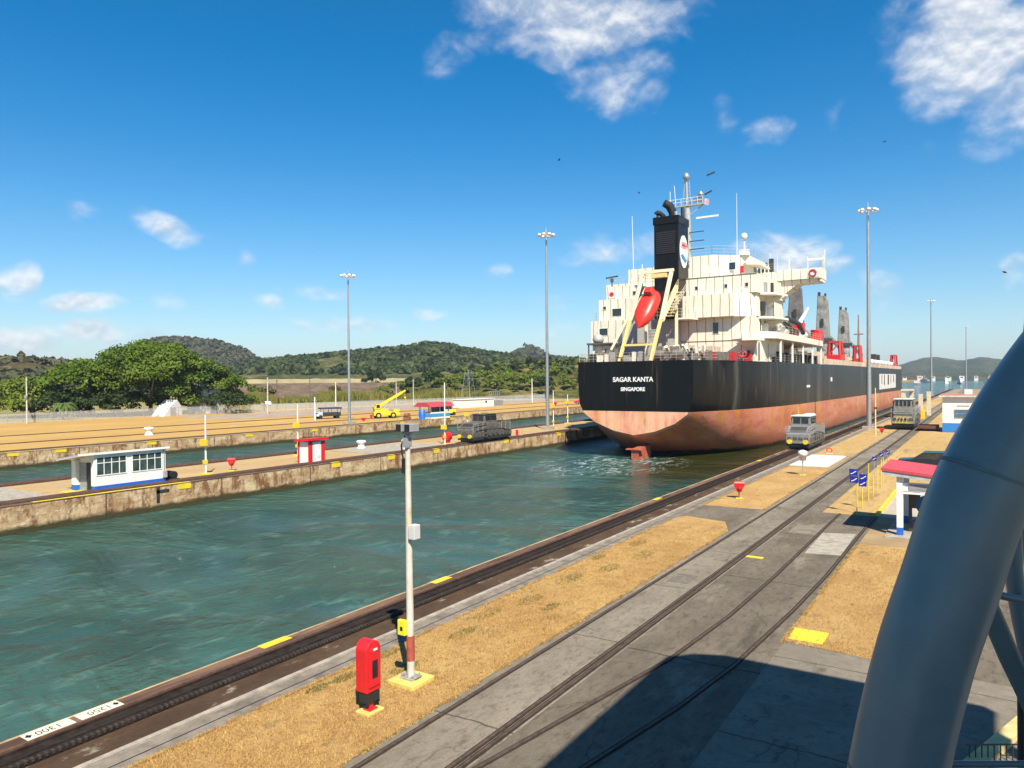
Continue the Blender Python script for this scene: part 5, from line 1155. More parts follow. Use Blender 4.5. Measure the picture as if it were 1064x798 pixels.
pole_sign('tall white pole with yellow box left of the dark locomotive', -52.9, 67.6, 7.3, 1.9)
pole_sign('short white pole with yellow box at the nose of the dark locomotive', -56.2, 76.6, 3.3, 2.9)
pole_sign('white pole with yellow box right beside the island floodlight mast', -56.3, 99.1, 5.8, 3.2)
pole_sign('white pole with yellow box nearest the port side of the ship', -60.2, 110.9, 5.0, 3.4)
o = thing('marker_pole', 'thin yellowish marker pole beside the mast along the ship hull', 'pole', (-12.1, 105.6, 0)); MB().tube([(0, 0, 0), (0, 0, 6.1)], [.09, .06], 8).build('pole', M('marker', (.7, .62, .3), .5), o); MB().box(-.2, .2, -.1, .1, 3.4, 3.6).build('bracket', DARK, o)
o = thing('barrier_post', 'small red and white barrier box behind the dark island locomotive', 'barrier', (-52.6, 83.0, 0))
MB().box(-.6, .6, -.25, .25, 0, .95).build('panel', M('barrier_tan', (.6, .42, .25), .6), o); MB().box(-.2, .2, -.27, -.251, .2, .9).build('stripe', RED, o)
o = thing('vent_pole', 'white canister on a thin post in front of the pale slab', 'vent', (-11.95, 59.9, .016))
MB().box(-.22, .22, -.22, .22, -.02, .05).build('plinth', YEL, o); MB().cyl((0, 0, .05), (0, 0, 1.15), .035, n=8).build('post', GREY, o); MB().lathe([(.05, 1.1), (.25, 1.15), (.27, 1.5), (.34, 1.52), (.34, 1.85), (.05, 1.95)], n=16).build('canister', WHITE, o)
o = thing('hose_coil', 'small orange and white coil beside the grey locomotive and slab', 'hose', (-13.1, 78.2, .02)); o.scale = (.55,)*3
b = MB(); 
for k in range(14): a0, a1 = k*math.pi/7, (k+1)*math.pi/7; b.cyl((.45*math.cos(a0), 0, .55+.45*math.sin(a0)), (.45*math.cos(a1), 0, .55+.45*math.sin(a1)), .13, n=6)
b.build('coil', ORANGE, o); MB().box(-.5, .5, -.3, .3, 0, .1).build('frame', WHITE, o)

# ------------------------------------------------------------------ booths and houses
o = thing('control_booth', 'long white booth with blue base band and window rows on the centre island', 'booth', (-53.3, 29.3, .0))
ins = (-53.3, 29.3, 0); X0, X1, YA, YB = -54.55, -52.05, 26.35, 32.45
b = MB(ins); b.prism([(X0, .02), (X1, .02), (X1, 2.62), (X0, 2.18)], 'y', YA+.85, YB); b.box(X0, X0+.55, YA+.55, YA+.849, .02, 2.15); wall = b.build('wall', WHITE, o)
b = MB(ins); b.box(X1-.4, X1+.015, YA+.83, YB+.012, .0, .42); b.box(X0-.01, X0+.565, YA+.535, YA+.8, .0, .42); b.box(X1-.3, X1+.016, YA+.838, YA+.9, .0, .42); b.build('base_band', BLUE, o)
b = MB(ins); b.prism([(X0-.25, 2.2), (X1+.22, 2.66), (X1+.22, 2.76), (X0-.25, 2.30)], 'y', YA-.35, YB+.2); b.build('roof', M('roof_grey', (.33, .38, .42), .5, var=.1), o)
MB(ins).prism([(X0-.27, 2.19), (X1+.245, 2.63), (X1+.245, 2.78), (X1+.22, 2.78), (X1+.215, 2.65), (X0-.27, 2.21)], 'y', YA-.36, YB+.21).build('fascia', WHITE, o)
for ya, yb in ((YA+1.0, YA+3.05), (YA+3.55, YA+5.75)):
    f = MB(ins); f.box(X1, X1+.04, ya-.06, yb+.06, 1.12, 1.18); f.box(X1, X1+.04, ya-.06, yb+.06, 2.38, 2.44); f.box(X1, X1+.04, ya-.06, ya, 1.18, 2.38); f.box(X1, X1+.04, yb, yb+.06, 1.18, 2.38)
    L_ = yb-ya
    for u in (.24, .5, .77): f.box(X1, X1+.035, ya+L_*u-.025, ya+L_*u+.025, 1.181, 2.379)
    f.box(X1, X1+.033, ya, yb, 1.98, 2.03); fr = f.build('window', WHITE, wall); MB(ins).box(X1+.003, X1+.012, ya+.002, yb-.002, 1.182, 2.378).build('pane', GREENGLASS, fr)
d = MB(ins).box(X0+.58, X0+1.5, YA+.80, YA+.848, .05, 2.0).build('door', M('door_grey', (.26, .29, .29), .5, st=(1, 1, 14), scale=3, var=.3), wall)
MB(ins).box(X0+1.55, X0+2.12, YA+.815, YA+.848, .05, 2.05).build('door_opening', BLACK, wall)
MB(ins).box(X1+.001, X1+.3, YA+5.86, YA+6.05, .5, .95).build('meter_box', GREY, wall); MB(ins).cyl((X1+.05, YA+5.95, .95), (X1+.05, YA+5.95, 2.55), .03, n=8).build('conduit', GREY, wall)
MB(ins).box(X1-.38, X1+.0, YA+.80, YA+.849, .42, 2.6).build('corner_pillar', WHITE, wall); MB(ins).box(X0, X1+.1, YA-.3, YA+.8, -.02, .04).build('step', YEL, o)

o = thing('kiosk', 'small white kiosk with red roof and red corner posts on the island', 'kiosk', (-52.85, 47.3, 0)); ins = (-52.85, 47.3, 0)
MB(ins).box(-53.55, -52.12, 46.55, 48.35, 0, 2.02).build('wall', WHITE, o)
b = MB(ins)
for x in (-53.58, -52.13):
    for y in (46.52, 48.33): b.box(x-.05, x+.14 if x < -53 else x+.05, y-.05, y+.05, 0, 2.05)
b.box(-52.2, -52.09, 46.46, 46.9, 0, 2.05); b.box(-52.2, -52.09, 47.95, 48.4, 0, 2.05); b.build('corner_post', RED, o, each=True)
MB(ins).prism([(-53.8, 2.03), (-51.85, 2.14), (-51.85, 2.36), (-53.8, 2.24)], 'y', 46.2, 48.65).build('roof', RED, o)
MB(ins).box(-52.115, -52.09, 47.0, 47.85, .1, 1.95).build('door', M('door_white', (.7, .72, .72), .5), o)

o = thing('quay_house', 'white house with blue painted base at the far end of the near quay', 'house', (-2.5, 118, 0)); ins = (-2.5, 118, 0)
wall = MB(ins).box(-5.0, 1.5, 114.7, 122, 0, 4.75).build('wall', WHITE, o)
b = MB(ins); b.box(-5.03, 1.53, 114.66, 115.5, 0, 1.25); b.box(-5.03, -4.4, 115.49, 122.02, 0, 1.25); b.build('base_band', M('house_blue', (.03, .2, .55), .5, var=.08), o)
b = MB(ins); b.box(-5.4, 1.9, 114.2, 122.4, 4.752, 4.95); b.build('roof', M('roof_pale', (.55, .55, .55), .6), o); MB(ins).box(-5.3, 1.8, 114.3, 122.3, 4.952, 5.07).build('roof_edge', M('roof_rust', (.4, .2, .15), .7), o)
f = MB(ins).box(-3.6, -1.2, 114.6, 114.7, 2.0, 3.1).build('window', GREY, wall); MB(ins).box(-3.5, -1.3, 114.57, 114.599, 2.08, 3.02).build('pane', M('blue_glass', (.08, .16, .26), .1), f); MB(ins).box(-3.52, -1.28, 114.55, 114.569, 2.5, 2.56).build('bar', GREY, f)
MB(ins).box(-3.3, -1.9, 114.64, 114.7, 3.55, 3.62).build('lamp_strip', M('wood', (.4, .25, .12), .7), wall)
b = MB(ins); b.box(-2.5, -1.6, 117, 118, 5.07, 5.7); b.build('roof_unit', WHITE, o)

# red roofed hut with blue footed post
o = thing('shelter_hut', 'white open hut with a sloping red roof and blue footed corner post', 'hut', (-3.0, 41.0, 0)); ins = (-3.0, 41.0, 0)
b = MB(ins); b.prism([(-4.25, 3.12), (-.9, 2.78), (-.9, 2.90), (-4.25, 3.24)], 'y', 39.0, 43.3); b.build('roof', M('roof_red', (.52, .06, .07), .55, var=.12, scale=1.5, st=(8, 1, 1)), o)
MB(ins).prism([(-4.22, 2.92), (-.93, 2.58), (-.93, 2.775), (-4.22, 3.115)], 'y', 39.05, 43.25).build('fascia', M('fascia_grey', (.42, .43, .44), .6), o)
for x, y in ((-3.48, 39.35), (-3.48, 42.8), (-1.1, 39.35), (-1.1, 42.8)):
    p_ = MB(ins).box(x-.13, x+.13, y-.13, y+.13, .06, 2.84 if x < -3 else 2.58).build('corner_post', WHITE, o); MB(ins).box(x-.137, x+.137, y-.137, y+.137, .06, .42).build('post_foot', BLUE, p_)
b = MB(ins); b.box(-3.34, -1.24, 39.3, 39.4, 2.15, 2.56); b.box(-3.34, -1.24, 39.31, 39.39, 2.02, 2.12); b.box(-1.75, -1.24, 39.3, 39.4, .07, 2.0); b.build('upper_wall', WHITE, o)
MB(ins).box(-3.1, -2.0, 39.27, 39.299, 2.22, 2.5).build('louvre', M('louvre_grey', (.25, .26, .26), .6, st=(1, 1, 20), scale=2, var=.4), o)
b = MB(ins); b.box(-3.2, -3.05, 40.4, 40.46, .08, 2.0); b.box(-2.75, -2.7, 40.4, 40.46, .08, 2.0); b.box(-3.05, -2.75, 40.42, 40.45, 1.2, 2.0); b.build('door', M('door_dark', (.05, .045, .04), .5), o)
MB(ins).box(-4.1, -.7, 38.6, 43.2, -.05, .06).build('floor', CONCPALE, o)
b = MB(ins); b.box(-1.3, -1.22, 39.6, 42.6, .07, 2.5); b.build('side_wall', WHITE, o)
struct(MB().box(-5.1, -4.9, 44.3, 54.2, -.05, .17).build('yellow_kerb', YEL))

# signs and stakes
for i, (y, h, sgn) in enumerate(((44.47, 2.45, 'pair'), (46.58, 2.0, 'one'), (49.27, 2.3, None), (51.4, 1.35, None), (53.7, 1.75, None), (55.7, 1.9, None), (56.8, 2.0, None), (60.2, 2.2, 'small'), (63.5, 2.2, 'small'), (66.5, 2.1, 'small'))):
    lab = ['yellow stake carrying two blue signs, nearest in the row of stakes', 'yellow stake with one blue sign, second in the row of stakes', 'tall bare yellow stake just behind the two with blue signs', 'shortest bare yellow stake in the middle of the row', 'middling bare yellow stake just behind the shortest one', 'bare yellow stake left of the hut roof, last but one', 'bare yellow stake closest to the corner of the red hut roof', 'small dark blue sign beyond the bare stakes, nearest of the small ones', 'small dark blue sign, middle of the distant three', 'small dark blue sign, farthest of the distant three'][i]
    x = -6.05 if sgn != 'small' else -7.0+.12*(i-7)
    o = thing('stake_sign' if sgn else 'yellow_stake', lab, 'stake', (x, y, .012), 0, 'yellow stakes beside the paved area')
    MB().cyl((0, 0, 0), (0, 0, h), .028, n=8).build('stake', YEL if sgn != 'small' else GREY, o)
    if sgn == 'small': o.scale = (.7, .7, .8)
    SB = M('sign_blue', (.012, .02, .30), .45, var=.1)
    if sgn:
        rows = ((h-.34, -.17), (h-.74, -.14)) if sgn == 'pair' else ((h-.4, .06), (h-.75, .02)) if sgn == 'one' else ((h-.5, 0),)
        for z, dx in rows:
            p_ = MB().box(dx-.2, dx+.22, -.05, -.02, z, z+.36).build('panel', SB, o)
            for a in (-.6, .5): 
                s_b = MB(); s_b.bar((dx+.01+a*.12-.07, -.055, z+.12+a*.05), (dx+.01+a*.12+.08, -.055, z+.2+a*.1), .012, .045); s_b.build('white_stroke', WHITE, p_)
# dark blue car partly behind the hut
def car(label, x, y, rz, mat, sc=1.0, group=None):
    o = thing('parked_car', label, 'car', (x, y, .02), rz, group); o.scale = (sc,)*3
    pr = [(-2.1, .35), (2.15, .35), (2.2, .75), (2.05, .92), (1.1, 1.02), (.45, 1.5), (-1.2, 1.55), (-1.95, 1.05), (-2.15, .9)]
    bd = MB().prism(pr, 'x', -.86, .86).build('body', mat, o, bevel=.07)
    g_ = MB(); g_.prism([(.95, 1.06), (.42, 1.44), (-1.1, 1.48), (-1.7, 1.08)], 'x', -.872, .872); g_.add([(-.75, 1.12, 1.03), (.75, 1.12, 1.03), (.7, .5, 1.47), (-.7, .5, 1.47)], [(0, 1, 2, 3)]); g_.build('window', GLASS, bd)
    for yy in (-1.35, 1.35):
        for sx_ in (-1, 1):
            w_ = MB().cyl((sx_*.70, yy, .34), (sx_*.9, yy, .34), .34, n=16).build('wheel', BLACK, o); MB().cyl((sx_*.9, yy, .34), (sx_*.91, yy, .34), .19, n=10).build('rim', GALV, w_)
    for sx_ in (-.6, .6): MB().box(sx_-.18, sx_+.18, 2.12, 2.2, .7, .84).build('headlight', WHITE, o)
    return o
NAVY = M('car_navy', (.012, .022, .04), .3, var=.1)
car('dark navy parked car behind the red roofed hut', -3.6, 65.5, R(88), NAVY, 1.12)
car('small white parked car beyond the right end of the left grove', -187, 150, R(70), WHITE, 1.0)
car('red parked car on the far bank beside the ship stern', -101.5, 196.5, R(115), M('car_red', (.5, .03, .06), .35), 1.2)
o = thing('shadow_wagon', 'low dark wagon shape added for the shadow between the distant locomotive and the white house', 'wagon', (-6.8, 117.5, .02))  # added body standing in for the locomotive's dark shadow on the ground
MB().box(-1.2, 1.2, -2, 2, .35, .75).build('bed', M('wagon_red', (.12, .04, .03), .7), o)
for yy in (-1.3, 1.3):
    for sx_ in (-1, 1): MB().cyl((sx_*.9, yy, .25), (sx_*1.05, yy, .25), .25, n=12).build('wheel', DARK, o)
o = thing('lock_gate_gear', 'pale gate machinery posts behind the distant locomotive', 'machinery', (-10.4, 150, 0)); b = MB()
for dx, dy, h in ((-2.2, 0, 4.6), (-1.2, 4, 5.0), (0, 8, 4.2), (1.1, 12, 4.6)): b.box(dx-.35, dx+.35, dy-.35, dy+.35, 0, h)
b.box(-2.6, -.8, -.4, 4.5, 4.9, 5.2); b.build('frame', M('gear_beige', (.6, .52, .38), .7, var=.15), o, each=True); MB().box(-.3, 1.2, -1, 0, 0, 1.6).build('cabinet', YEL, o); MB().box(.2, .6, -1.3, -1.05, .2, 1.5).build('panel', RED, o)

# ------------------------------------------------------------------ far bank vehicles and buildings
o = thing('mobile_crane', 'yellow mobile crane with its boom raised to the right on the far bank', 'crane', (-102.2, 111.3, .02), R(57)); 
b = MB(); b.prism([(-2.6, .55), (2.7, .55), (2.7, 1.15), (1.9, 1.3), (-2.6, 1.3)], 'y', -1.0, 1.0); b.build('carrier', YEL, o, bevel=.05)
for xx in (-1.7, 1.3):
    for sy_ in (-1, 1): w_ = MB().cyl((xx, sy_*.7, .6), (xx, sy_*1.1, .6), .6, n=18).build('wheel', BLACK, o); MB().cyl((xx, sy_*1.1, .6), (xx, sy_*1.12, .6), .28, n=12).build('rim', YEL, w_)
b = MB(); b.box(-2.4, .4, -.8, .8, 1.31, 1.9); b.box(-2.5, -1.3, -.85, .85, 1.9, 2.3); b.build('turntable', YEL, o)
c_ = MB().prism([(-2.3, 1.9), (-1.1, 1.9), (-1.3, 2.9), (-2.2, 2.9)], 'y', -.9, -.1).build('cab', YEL, o); MB().prism([(-2.1, 2.1), (-1.35, 2.1), (-1.45, 2.75), (-2.05, 2.75)], 'y', -.92, -.901).build('window', GLASS, c_)
b = MB(); b.bar((-1.6, .2, 2.3), (3.4, .2, 5.1), .42, .5); b.bar((2.6, .2, 4.65), (4.2, .2, 5.55), .3, .36); b.build('boom', YEL, o)
b = MB(); b.cyl((4.1, .2, 5.4), (4.1, .2, 4.3), .03, n=6); b.box(3.95, 4.25, .05, .35, 3.9, 4.3); b.build('hook', YEL, o); MB().cyl((-.3, .2, 1.9), (1.2, .2, 3.7), .12, n=8).build('lift_cylinder', GALV, o)
MB().box(1.4, 2.6, -.95, .95, 1.31, 1.75).build('engine_cover', YEL, o)
o = thing('canopy_truck', 'small truck with a dark blue canopy on the far bank road', 'truck', (-112.0, 105.3, .02), R(68))
MB().box(-2.3, 2.2, -.8, .8, .5, .85).build('chassis', DARK, o)
b = MB(); b.prism([(-2.9, .5), (-1.6, .5), (-1.6, 1.35), (-2.1, 1.35), (-2.9, .9)], 'y', -.8, .8); cb = b.build('cab', M('cab_paleblue', (.45, .55, .62), .4), o, bevel=.05); MB().add([(-2.12, -.7, 1.33), (-2.8, -.7, .97), (-2.8, .7, .97), (-2.12, .7, 1.33)], [(0, 1, 2, 3)]).build('window', GLASS, cb)
b = MB(); b.box(-2.0, 2.4, -1.0, 1.0, 1.95, 2.25); b.build('canopy', M('canopy_blue', (.02, .035, .10), .6), o, bevel=.08)
b = MB()
for xx in (-1.5, .2, 2.1):
    for sy_ in (-.85, .85): b.bar((xx, sy_, .85), (xx, sy_, 1.96), .07)
b.box(-1.4, 2.1, -.78, .78, .86, 1.25); b.build('frame', M('truck_dark', (.03, .035, .04), .6), o)
for xx in (-2.1, 1.5):
    for sy_ in (-1, 1): MB().cyl((xx, sy_*.62, .38), (xx, sy_*.86, .38), .38, n=14).build('wheel', BLACK, o)
o = thing('control_booth', 'small blue and white booth with a red roof at the far bank edge', 'booth', (-92.6, 115.5, .0)); ins = (-92.6, 115.5, 0)
wall = MB(ins).box(-94.6, -91.4, 112.5, 118.5, 0, 1.3).build('wall', WHITE, o); MB(ins).box(-94.62, -91.37, 112.46, 118.52, .35, 1.0).build('band', M('booth_blue', (.05, .3, .55), .5), o)
b = MB(ins)
for x in (-94.4, -91.6):
    for y in (112.7, 115.5, 118.3): b.box(x-.09, x+.09, y-.09, y+.09, 1.3, 2.4)
b.build('post', WHITE, o, each=True); MB(ins).box(-94.0, -92.0, 115.6, 117.5, 1.31, 2.3).build('cabin', GREENGLASS, o)
MB(ins).prism([(-95.2, 2.35), (-90.8, 2.35), (-91.8, 3.2), (-94.2, 3.2)], 'y', 111.7, 119.3).build('roof', M('booth_roof', (.45, .05, .07), .6), o)
o = thing('storage_drum', 'tall bright blue drum beside the red roofed far booth', 'drum', (-92.0, 110.5, 0)); MB().lathe([(.6, 0), (.6, 1.9), (.55, 1.95), (.05, 1.96)], n=18).build('body', M('drum_blue', (.02, .15, .55), .45), o); MB().lathe([(.63, .9), (.63, 1.0), (.6, 1.01)], n=18).build('rim', BLUE, o)
o = thing('rusty_winch', 'rusty brown winch left of the blue drum on the far bank', 'winch', (-93.5, 107.8, 0)); MB().box(-.6, .6, -.5, .5, 0, .6).build('base', M('rust', (.25, .1, .05), .8), o); MB().tube([(-.5, 0, .9), (.5, 0, .9)], .45, 12).build('drum', M('rust', (.25, .1, .05)), o)
o = thing('yellow_loader', 'small yellow machine right of the red roofed far booth', 'loader', (-97.5, 126, 0), R(60)); MB().box(-1.4, 1.4, -.8, .8, .45, 1.3).build('body', YEL, o, bevel=.08); MB().box(-.9, .4, -.7, .7, 1.3, 2.1).build('cab', GLASS, o)
for xx in (-.9, .9):
    for sy_ in (-1, 1): MB().cyl((xx, sy_*.6, .4), (xx, sy_*.85, .4), .4, n=12).build('wheel', BLACK, o)
o = thing('pump_station', 'long low white building with pipes beyond the far bank road', 'building', (-119.9, 166, 0), R(2)); 
MB().box(-1.5, 1.5, -7.5, 8.5, 0, 2.2).build('wall', WHITE, o); MB().box(-1.7, 1.7, -7.7, 8.7, 2.201, 2.35).build('roof', WHITE, o); MB().box(1.5, 1.53, 4, 4.8, 1.1, 1.7).build('window', GLASS, o)
b = MB()
for i in range(6): b.bar((.6, 7.5+i*1.1, 2.3), (.6, 7.5+i*1.1, 4.3), .12)
b.bar((.6, 7.5, 4.3), (.6, 13, 4.3), .12); b.bar((.6, 7.5, 3.3), (.6, 13, 3.3), .1); b.box(-.5, 1.2, 9, 14, 0, 1.6); b.build('pipe_frame', GALV, o)
o = thing('power_pylon', 'lattice steel frame standing behind the long white building', 'pylon', (-150, 205, 0)); b = MB()
for dx in (-2, 2): 
    for dy in (-2, 2): b.bar((dx, dy, 0), (dx*.35, dy*.35, 11), .08)
for z in range(0, 10, 2):
    k0, k1 = 1-.65*z/11, 1-.65*(z+2)/11; b.bar((-2*k0, -2*k0, z), (2*k1, -2*k1, z+2), .05); b.bar((2*k0, -2*k0, z), (-2*k1, -2*k1, z+2), .05); b.bar((2*k0, -2*k0, z), (2*k1, 2*k1, z+2), .05)
b.bar((-4, 0, 10), (4, 0, 10), .1); b.bar((-4, 0, 8), (4, 0, 8), .1); b.build('frame', GALV, o)
o = thing('white_tent', 'white pointed tent under the dark trees behind the fence', 'tent', (-157.5, 99.0, 0), R(20)); MB().prism([(-3.6, 0), (2.8, 0), (2.4, 2.2), (1.0, 3.6), (-1.0, 2.4)], 'x', -1.6, 1.6).build('canvas', WHITE, o); MB().prism([(-1.2, .0), (.6, .0), (.6, 1.8), (-1.2, 1.8)], 'x', 1.59, 1.63).build('door_flap', GREY, o)
o = thing('white_shed', 'white gabled shed seen through the tree trunks beside the tent', 'shed', (-163, 112, 0), R(15)); MB().box(-2.5, 2.5, -3, 3, 0, 6.0).build('wall', WHITE, o); MB().prism([(-3, 6.0), (3, 6.0), (0, 7.4)], 'y', -3.3, 3.3).build('roof', M('roof_pale', (.55, .55, .55)), o); MB().box(2.5, 2.53, -1, .6, 0, 2.2).build('door', GREY, o)
# chain link fence along the far bank
fm = bpy.data.materials.new('chain_link'); fm.use_nodes = True; q = NT(fm.node_tree)
ob = q.n('ShaderNodeTexCoord').outputs['Object']; fx = q.sep(ob); 
s1 = q.math('LESS_THAN', q.math('FRACT', q.math('MULTIPLY', q.math('ADD', fx[1], fx[2]), 9.)), .27); s2 = q.math('LESS_THAN', q.math('FRACT', q.math('MULTIPLY', q.math('SUBTRACT', fx[1], fx[2]), 9.)), .27)
p = q.n('ShaderNodeBsdfPrincipled', ins={'Base Color': (.55, .56, .56, 1), 'Roughness': .4, 'Metallic': .3, 'Alpha': q.math('MAXIMUM', s1, s2)}); q.set(q.n('ShaderNodeOutputMaterial').inputs[0], p.outputs[0])
def fence(label, p0, p1, h=1.9, step=2.6):
    o = thing('chain_link_fence', label, 'fence', (*p0, 0), 0, 'chain link fences on the far bank'); d = Vector((p1[0]-p0[0], p1[1]-p0[1], 0)); n = min(40, int(d.length/step))
    MB().add([(0, 0, .05), d+Vector((0, 0, .05)), d+Vector((0, 0, h)), Vector((0, 0, h))], [(0, 1, 2, 3)]).build('mesh_panel', fm, o, fixn=False)
    pm = MB().cyl((0, 0, -.1), (0, 0, h+.15), .045, n=6).build('post', GALV, o)
    for i in range(1, n+1):
        c = pm.copy(); COL.objects.link(c); c.parent = o; c.location = d*(i/n)
    MB().bar((0, 0, h), d+Vector((0, 0, h)), .05).build('rail', GALV, o)
fence('galvanised chain link fence in front of the left grove', (-157.5, 58), (-154.5, 116))
fence('longer chain link fence behind the truck and the yellow crane', (-154.4, 116.5), (-140, 240))

# boats and houses by the far water
for i, (x, y, l, col_, lab) in enumerate(((-62, 900, 22, WHITE, 'white moored boat just right of the ship bow'), (-40, 1010, 16, CREAM, 'cream cabin boat in the middle of the far water'), (-25, 960, 13, WHITE, 'white launch right of the cream boat'), (2, 1050, 15, WHITE, 'white boat with a red funnel before the far hills'), (-75, 1180, 26, GREY, 'grey workboat far out by the shore'))):
    o = thing('moored_boat', lab, 'boat', (x, y, WZ), R(80+i*17), 'boats on the far water')
    b = MB(); n_ = 6; b.prism([(-l/2, -l*.11), (l*.25, -l*.12), (l/2, 0), (l*.25, l*.12), (-l/2, l*.11)], 'z', -.3, 1.9); b.build('hull', WHITE if i % 2 else M('boat_hull', (.2, .22, .25), .5), o)
    b = MB(); b.box(-l*.32, l*.12, -l*.085, l*.085, 1.9, 4.4); b.box(-l*.2, l*.02, -l*.06, l*.06, 4.4, 6.2); cb = b.build('cabin', col_, o); MB().box(-l*.30, l*.10, -l*.088, l*.088, 2.9, 3.6).build('window', GLASS, cb)
    MB().cyl((-l*.1, 0, 6.2), (-l*.1, 0, 10.5), .12, n=6).build('mast', WHITE, o)
    if 'red' in lab: MB().box(-l*.28, -l*.18, -.8, .8, 4.4, 7.4).build('funnel', RED, o)
HL = ['white house with a red roof', 'cream house', 'pale grey hall', 'white hall with a flat roof', 'small white house', 'low beige hall', 'white house', 'cream hall with a long roof']
SD = ['far left along the opposite shore', 'next to the leftmost house of the opposite shore', 'left of the distant mast on the opposite shore', 'just right of the distant mast on the opposite shore', 'half way along the opposite shore', 'right of the middle of the opposite shore', 'near the tube on the opposite shore', 'last before the tube on the opposite shore']
for i in range(8):
    x = -125+22*i; y = 1515+((i*37) % 60); w_, d_, h_ = 6+(i*3) % 5, 5, 2.5+(i*2) % 3
    o = thing('shore_house', HL[i]+' '+SD[i], 'house', (x, y, 2.5), 0, 'houses on the far shore')
    MB().box(-w_/2, w_/2, -d_/2, d_/2, -6, h_).build('wall', WHITE if i % 2 == 0 else CREAM, o); MB().prism([(-w_*.55, h_), (w_*.55, h_), (0, h_+1.2)], 'y', -d_*.55, d_*.55).build('roof', REDDULL if i in (0, 4) else M('roof_pale', (.55, .55, .55)), o)
    MB().box(-w_*.3, w_*.3, -d_/2-.1, -d_/2-.01, 1, 2.6).build('window', GLASS, o)
# birds
for i, (az_, el_, d_, s_) in enumerate(((5.9, 15.8, 120, .45), (-1.0, 6.6, 140, .7), (22.9, 13.9, 150, .5), (29.0, 16.5, 160, .5))):
    d = Vector((-math.sin(R(az_))*math.cos(R(el_)), math.cos(R(az_))*math.cos(R(el_)), math.sin(R(el_))))*d_ + Vector((0, 0, 7.6))
    o = MB().add([(-1.2*s_, .1, .25*s_), (-.5*s_, .25*s_, .3*s_), (0, .45*s_, .05), (.5*s_, .25*s_, .3*s_), (1.2*s_, .1, .2*s_), (.45*s_, -.15*s_, .22*s_), (0, -.6*s_, 0), (-.45*s_, -.15*s_, .22*s_), (0, 0, -.12*s_)],
                 [(0, 1, 7), (1, 2, 8, 7), (2, 3, 5, 8), (3, 4, 5), (8, 5, 6), (8, 6, 7)]).build('soaring_bird', BLACK, None, fixn=False)
    o.location = d; o.rotation_euler = (R(20), R(10*i-15), R(30+40*i)); tag(o, ['dark soaring bird above the mast beside the ship', 'dark soaring bird at the right over the white house', 'tiny dark bird left of the funnel in the blue sky', 'tiny dark bird high left of the radar mast'][i], 'bird', 'birds in the sky')

# yellow hatch on the right grass
o = thing('hatch_plate', 'bright yellow flat hatch plate at the corner of the right grass', 'hatch', (-4.42, 22.75, .016)); MB().box(-.48, .48, -.52, .52, -.02, .018).build('plate', M('hatch_yellow', (.72, .62, .03), .5, var=.08), o, bevel=.01); MB().box(-.08, .08, -.3, -.24, .018, .035).build('handle', YEL, o)
o = MB().box(-.35, .35, -.16, .16, 0, .012).build('painted_marker', YEL); o.location = (-8.25, 31.6, .009); tag(o, 'small yellow painted mark on the grey road between the rails', 'road mark')

# ------------------------------------------------------------------ viewing tower the photograph was taken from
vt = thing('viewing_tower', 'flat roofed viewing tower casting the broad shadow at the lower right', 'building', (3.5, 5, 0))
ins = (3.5, 5, 0)
b = MB(ins); b.prism([(.92, -9), (8.2, -9), (8.2, 11.95), (2.2, 11.95), (1.45, 11.6), (.92, 11.0)], 'z', 12.9, 13.3); b.build('roof', M('tower_roof', (.5, .5, .5), .6), vt)
b = MB(ins); b.prism([(-.9, -9), (3.4, -9), (3.4, 1.4), (-.9, 1.4)], 'z', 5.7, 5.95); b.prism([(2.2, -9), (8, -9), (8, 6), (2.2, 6)], 'z', 2.5, 5.4); b.build('floor', CONC, vt)
b = MB(ins)
for x, y in ((2.6, 9.6), (7.7, 10.8), (7.7, 0), (2.6, -7), (7.7, -7)): b.cyl((x, y, 0), (x, y, 12.9), .2, n=12)
b.build('column', STEELBLUE, vt)
b = MB(ins); b.box(2.4, 7.9, -8.5, 5.6, 0, 2.49); b.build('ground_floor', CONCPALE, vt)

# blue grey tubular steelwork in front of the camera
def camP(px, py, depth):
    v = fw + r2*((px-532)/F_PX) - u2*((py-399)/F_PX); return Vector((0, 0, 7.6)) + v*depth
st_ = thing('steel_frame', 'thick blue grey steel tube frame rising across the right edge in the foreground', 'steelwork', (-.9, 4.6, 0))
SOF = (-.9, 4.6, 0)
def spline(pts, n=7):
    pts = [Vector(p) for p in pts]; out = []
    ext = [pts[0]*2-pts[1]] + pts + [pts[-1]*2-pts[-2]]
    for i in range(1, len(ext)-2):
        p0, p1, p2, p3 = ext[i-1:i+3]
        for k in range(n):
            u = k/n; out.append(.5*((2*p1)+(p2-p0)*u+(2*p0-5*p1+4*p2-p3)*u*u+(3*p1-p0-3*p2+p3)*u**3))
    return out + [pts[-1]]
MB(SOF).tube(spline([(-1.12, 4.45, 0), (-.98, 4.55, 1.5), (-.79, 4.69, 3.0), (-.593, 4.829, 4.328), (-.459, 4.922, 5.247), (-.331, 5.009, 5.878), (-.193, 5.101, 6.365), (-.041, 5.203, 6.881), (.19, 5.355, 7.368), (.475, 5.543, 7.826), (.88, 5.81, 8.397), (1.6, 6.27, 9.3), (2.4, 6.8, 10.9), (3.0, 7.2, 12.9)]), .262, 32).build('main_tube', STEELBLUE, st_)
for k_, (p0, p1) in enumerate((((-.468, 4.916, 5.19), (-.456, 4.924, 5.27)), ((-.005, 5.228, 7.0), (.01, 5.236, 7.04)))):
    d_ = (Vector(p1)-Vector(p0)).normalized(); MB(SOF).cyl(Vector(p0), Vector(p0)+d_*.018, .2655, n=32).build('weld_seam', M('weld_blue', (.11, .16, .17), .5), st_)
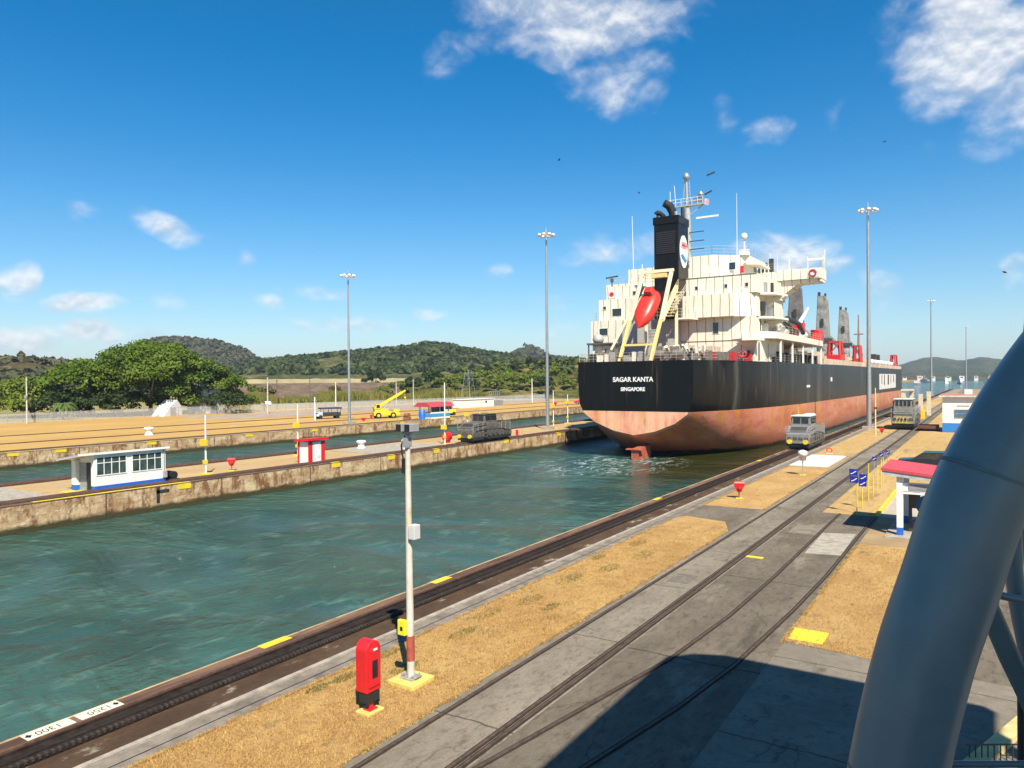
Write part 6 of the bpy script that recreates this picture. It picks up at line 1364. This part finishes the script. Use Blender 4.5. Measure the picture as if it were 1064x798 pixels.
def stub(pts, r, nm='brace'): MB(SOF).tube(spline(pts, 5), r, 14).build(nm, STEELBLUE, st_)
stub([(-.33, 5.55, 6.75), (-.233, 6.028, 6.447), (-.068, 6.132, 6.139), (.045, 6.202, 5.846), (.135, 6.259, 5.593), (.276, 6.347, 5.232), (.6, 6.55, 4.3), (1.3, 6.9, 2.4)], .07)
stub([(.34, 7.34, 8.2), (.26, 7.30, 7.3), (.234, 7.283, 6.735), (.186, 7.248, 6.265), (.185, 7.245, 5.951), (.249, 7.283, 5.48), (.45, 7.38, 4.5), (1.1, 7.7, 2.6)], .065)
stub([(-.28, 6.1, 6.0), (-.16, 6.547, 5.977), (.061, 6.69, 5.93), (.332, 6.863, 5.869), (1.4, 7.5, 5.7), (2.6, 8.2, 5.5)], .03)
stub([(.12, 6.35, 5.60), (.14, 6.499, 5.485), (.378, 6.652, 5.493), (1.4, 7.2, 5.5), (2.6, 8.0, 5.5)], .032)
stub([(.75, 6.4, 9.4), (.36, 6.17, 7.8), (.318, 6.15, 7.074), (.297, 6.13, 6.617), (.316, 6.135, 6.224), (.40, 6.18, 5.701), (.8, 6.4, 4.6)], .10)
stub([(-.42, 5.6, 4.99), (-.037, 5.846, 4.986), (.398, 6.126, 4.982), (.942, 6.477, 4.976), (2.3, 7.35, 4.96)], .022, 'rail')
MB(SOF).cyl((.285, 9.083, 0), (.284, 9.083, 4.5), .035, n=10).build('post', DARK, st_)
# picket railing and kerb down on the apron
o = thing('picket_railing', 'low dark picket railing down on the apron beside the sunlit kerb', 'railing', (.2, 17.2, 0), R(32)); b = MB()
for i in range(16): b.bar((-.6+.12*i, 0, 0), (-.6+.12*i, 0, .38), .018)
b.build('picket', DARK, o); MB().bar((-.65, 0, .38), (1.3, 0, .38), .025).build('top_rail', DARK, o)
struct(MB().prism([(-.55, 16.3), (-.2, 16.2), (.95, 19.9), (.70, 20.0)], 'z', -.05, .13).build('yellow_kerb', M('tan_kerb', (.62, .48, .2), .8, var=.15)))

# ------------------------------------------------------------------ air
hzm = bpy.data.materials.new('haze'); hzm.use_nodes = True; q = NT(hzm.node_tree)
pv = q.n('ShaderNodeVolumePrincipled', ins={'Color': (.72, .86, 1.0, 1), 'Density': .00012, 'Anisotropy': .2})
q.t.links.new(pv.outputs[0], q.n('ShaderNodeOutputMaterial').inputs['Volume'])
tag(MB().box(-4100, 3100, -320, 7100, -9, 150).build('haze', hzm), 'thin blue air haze over the canal', 'haze', kind='stuff')
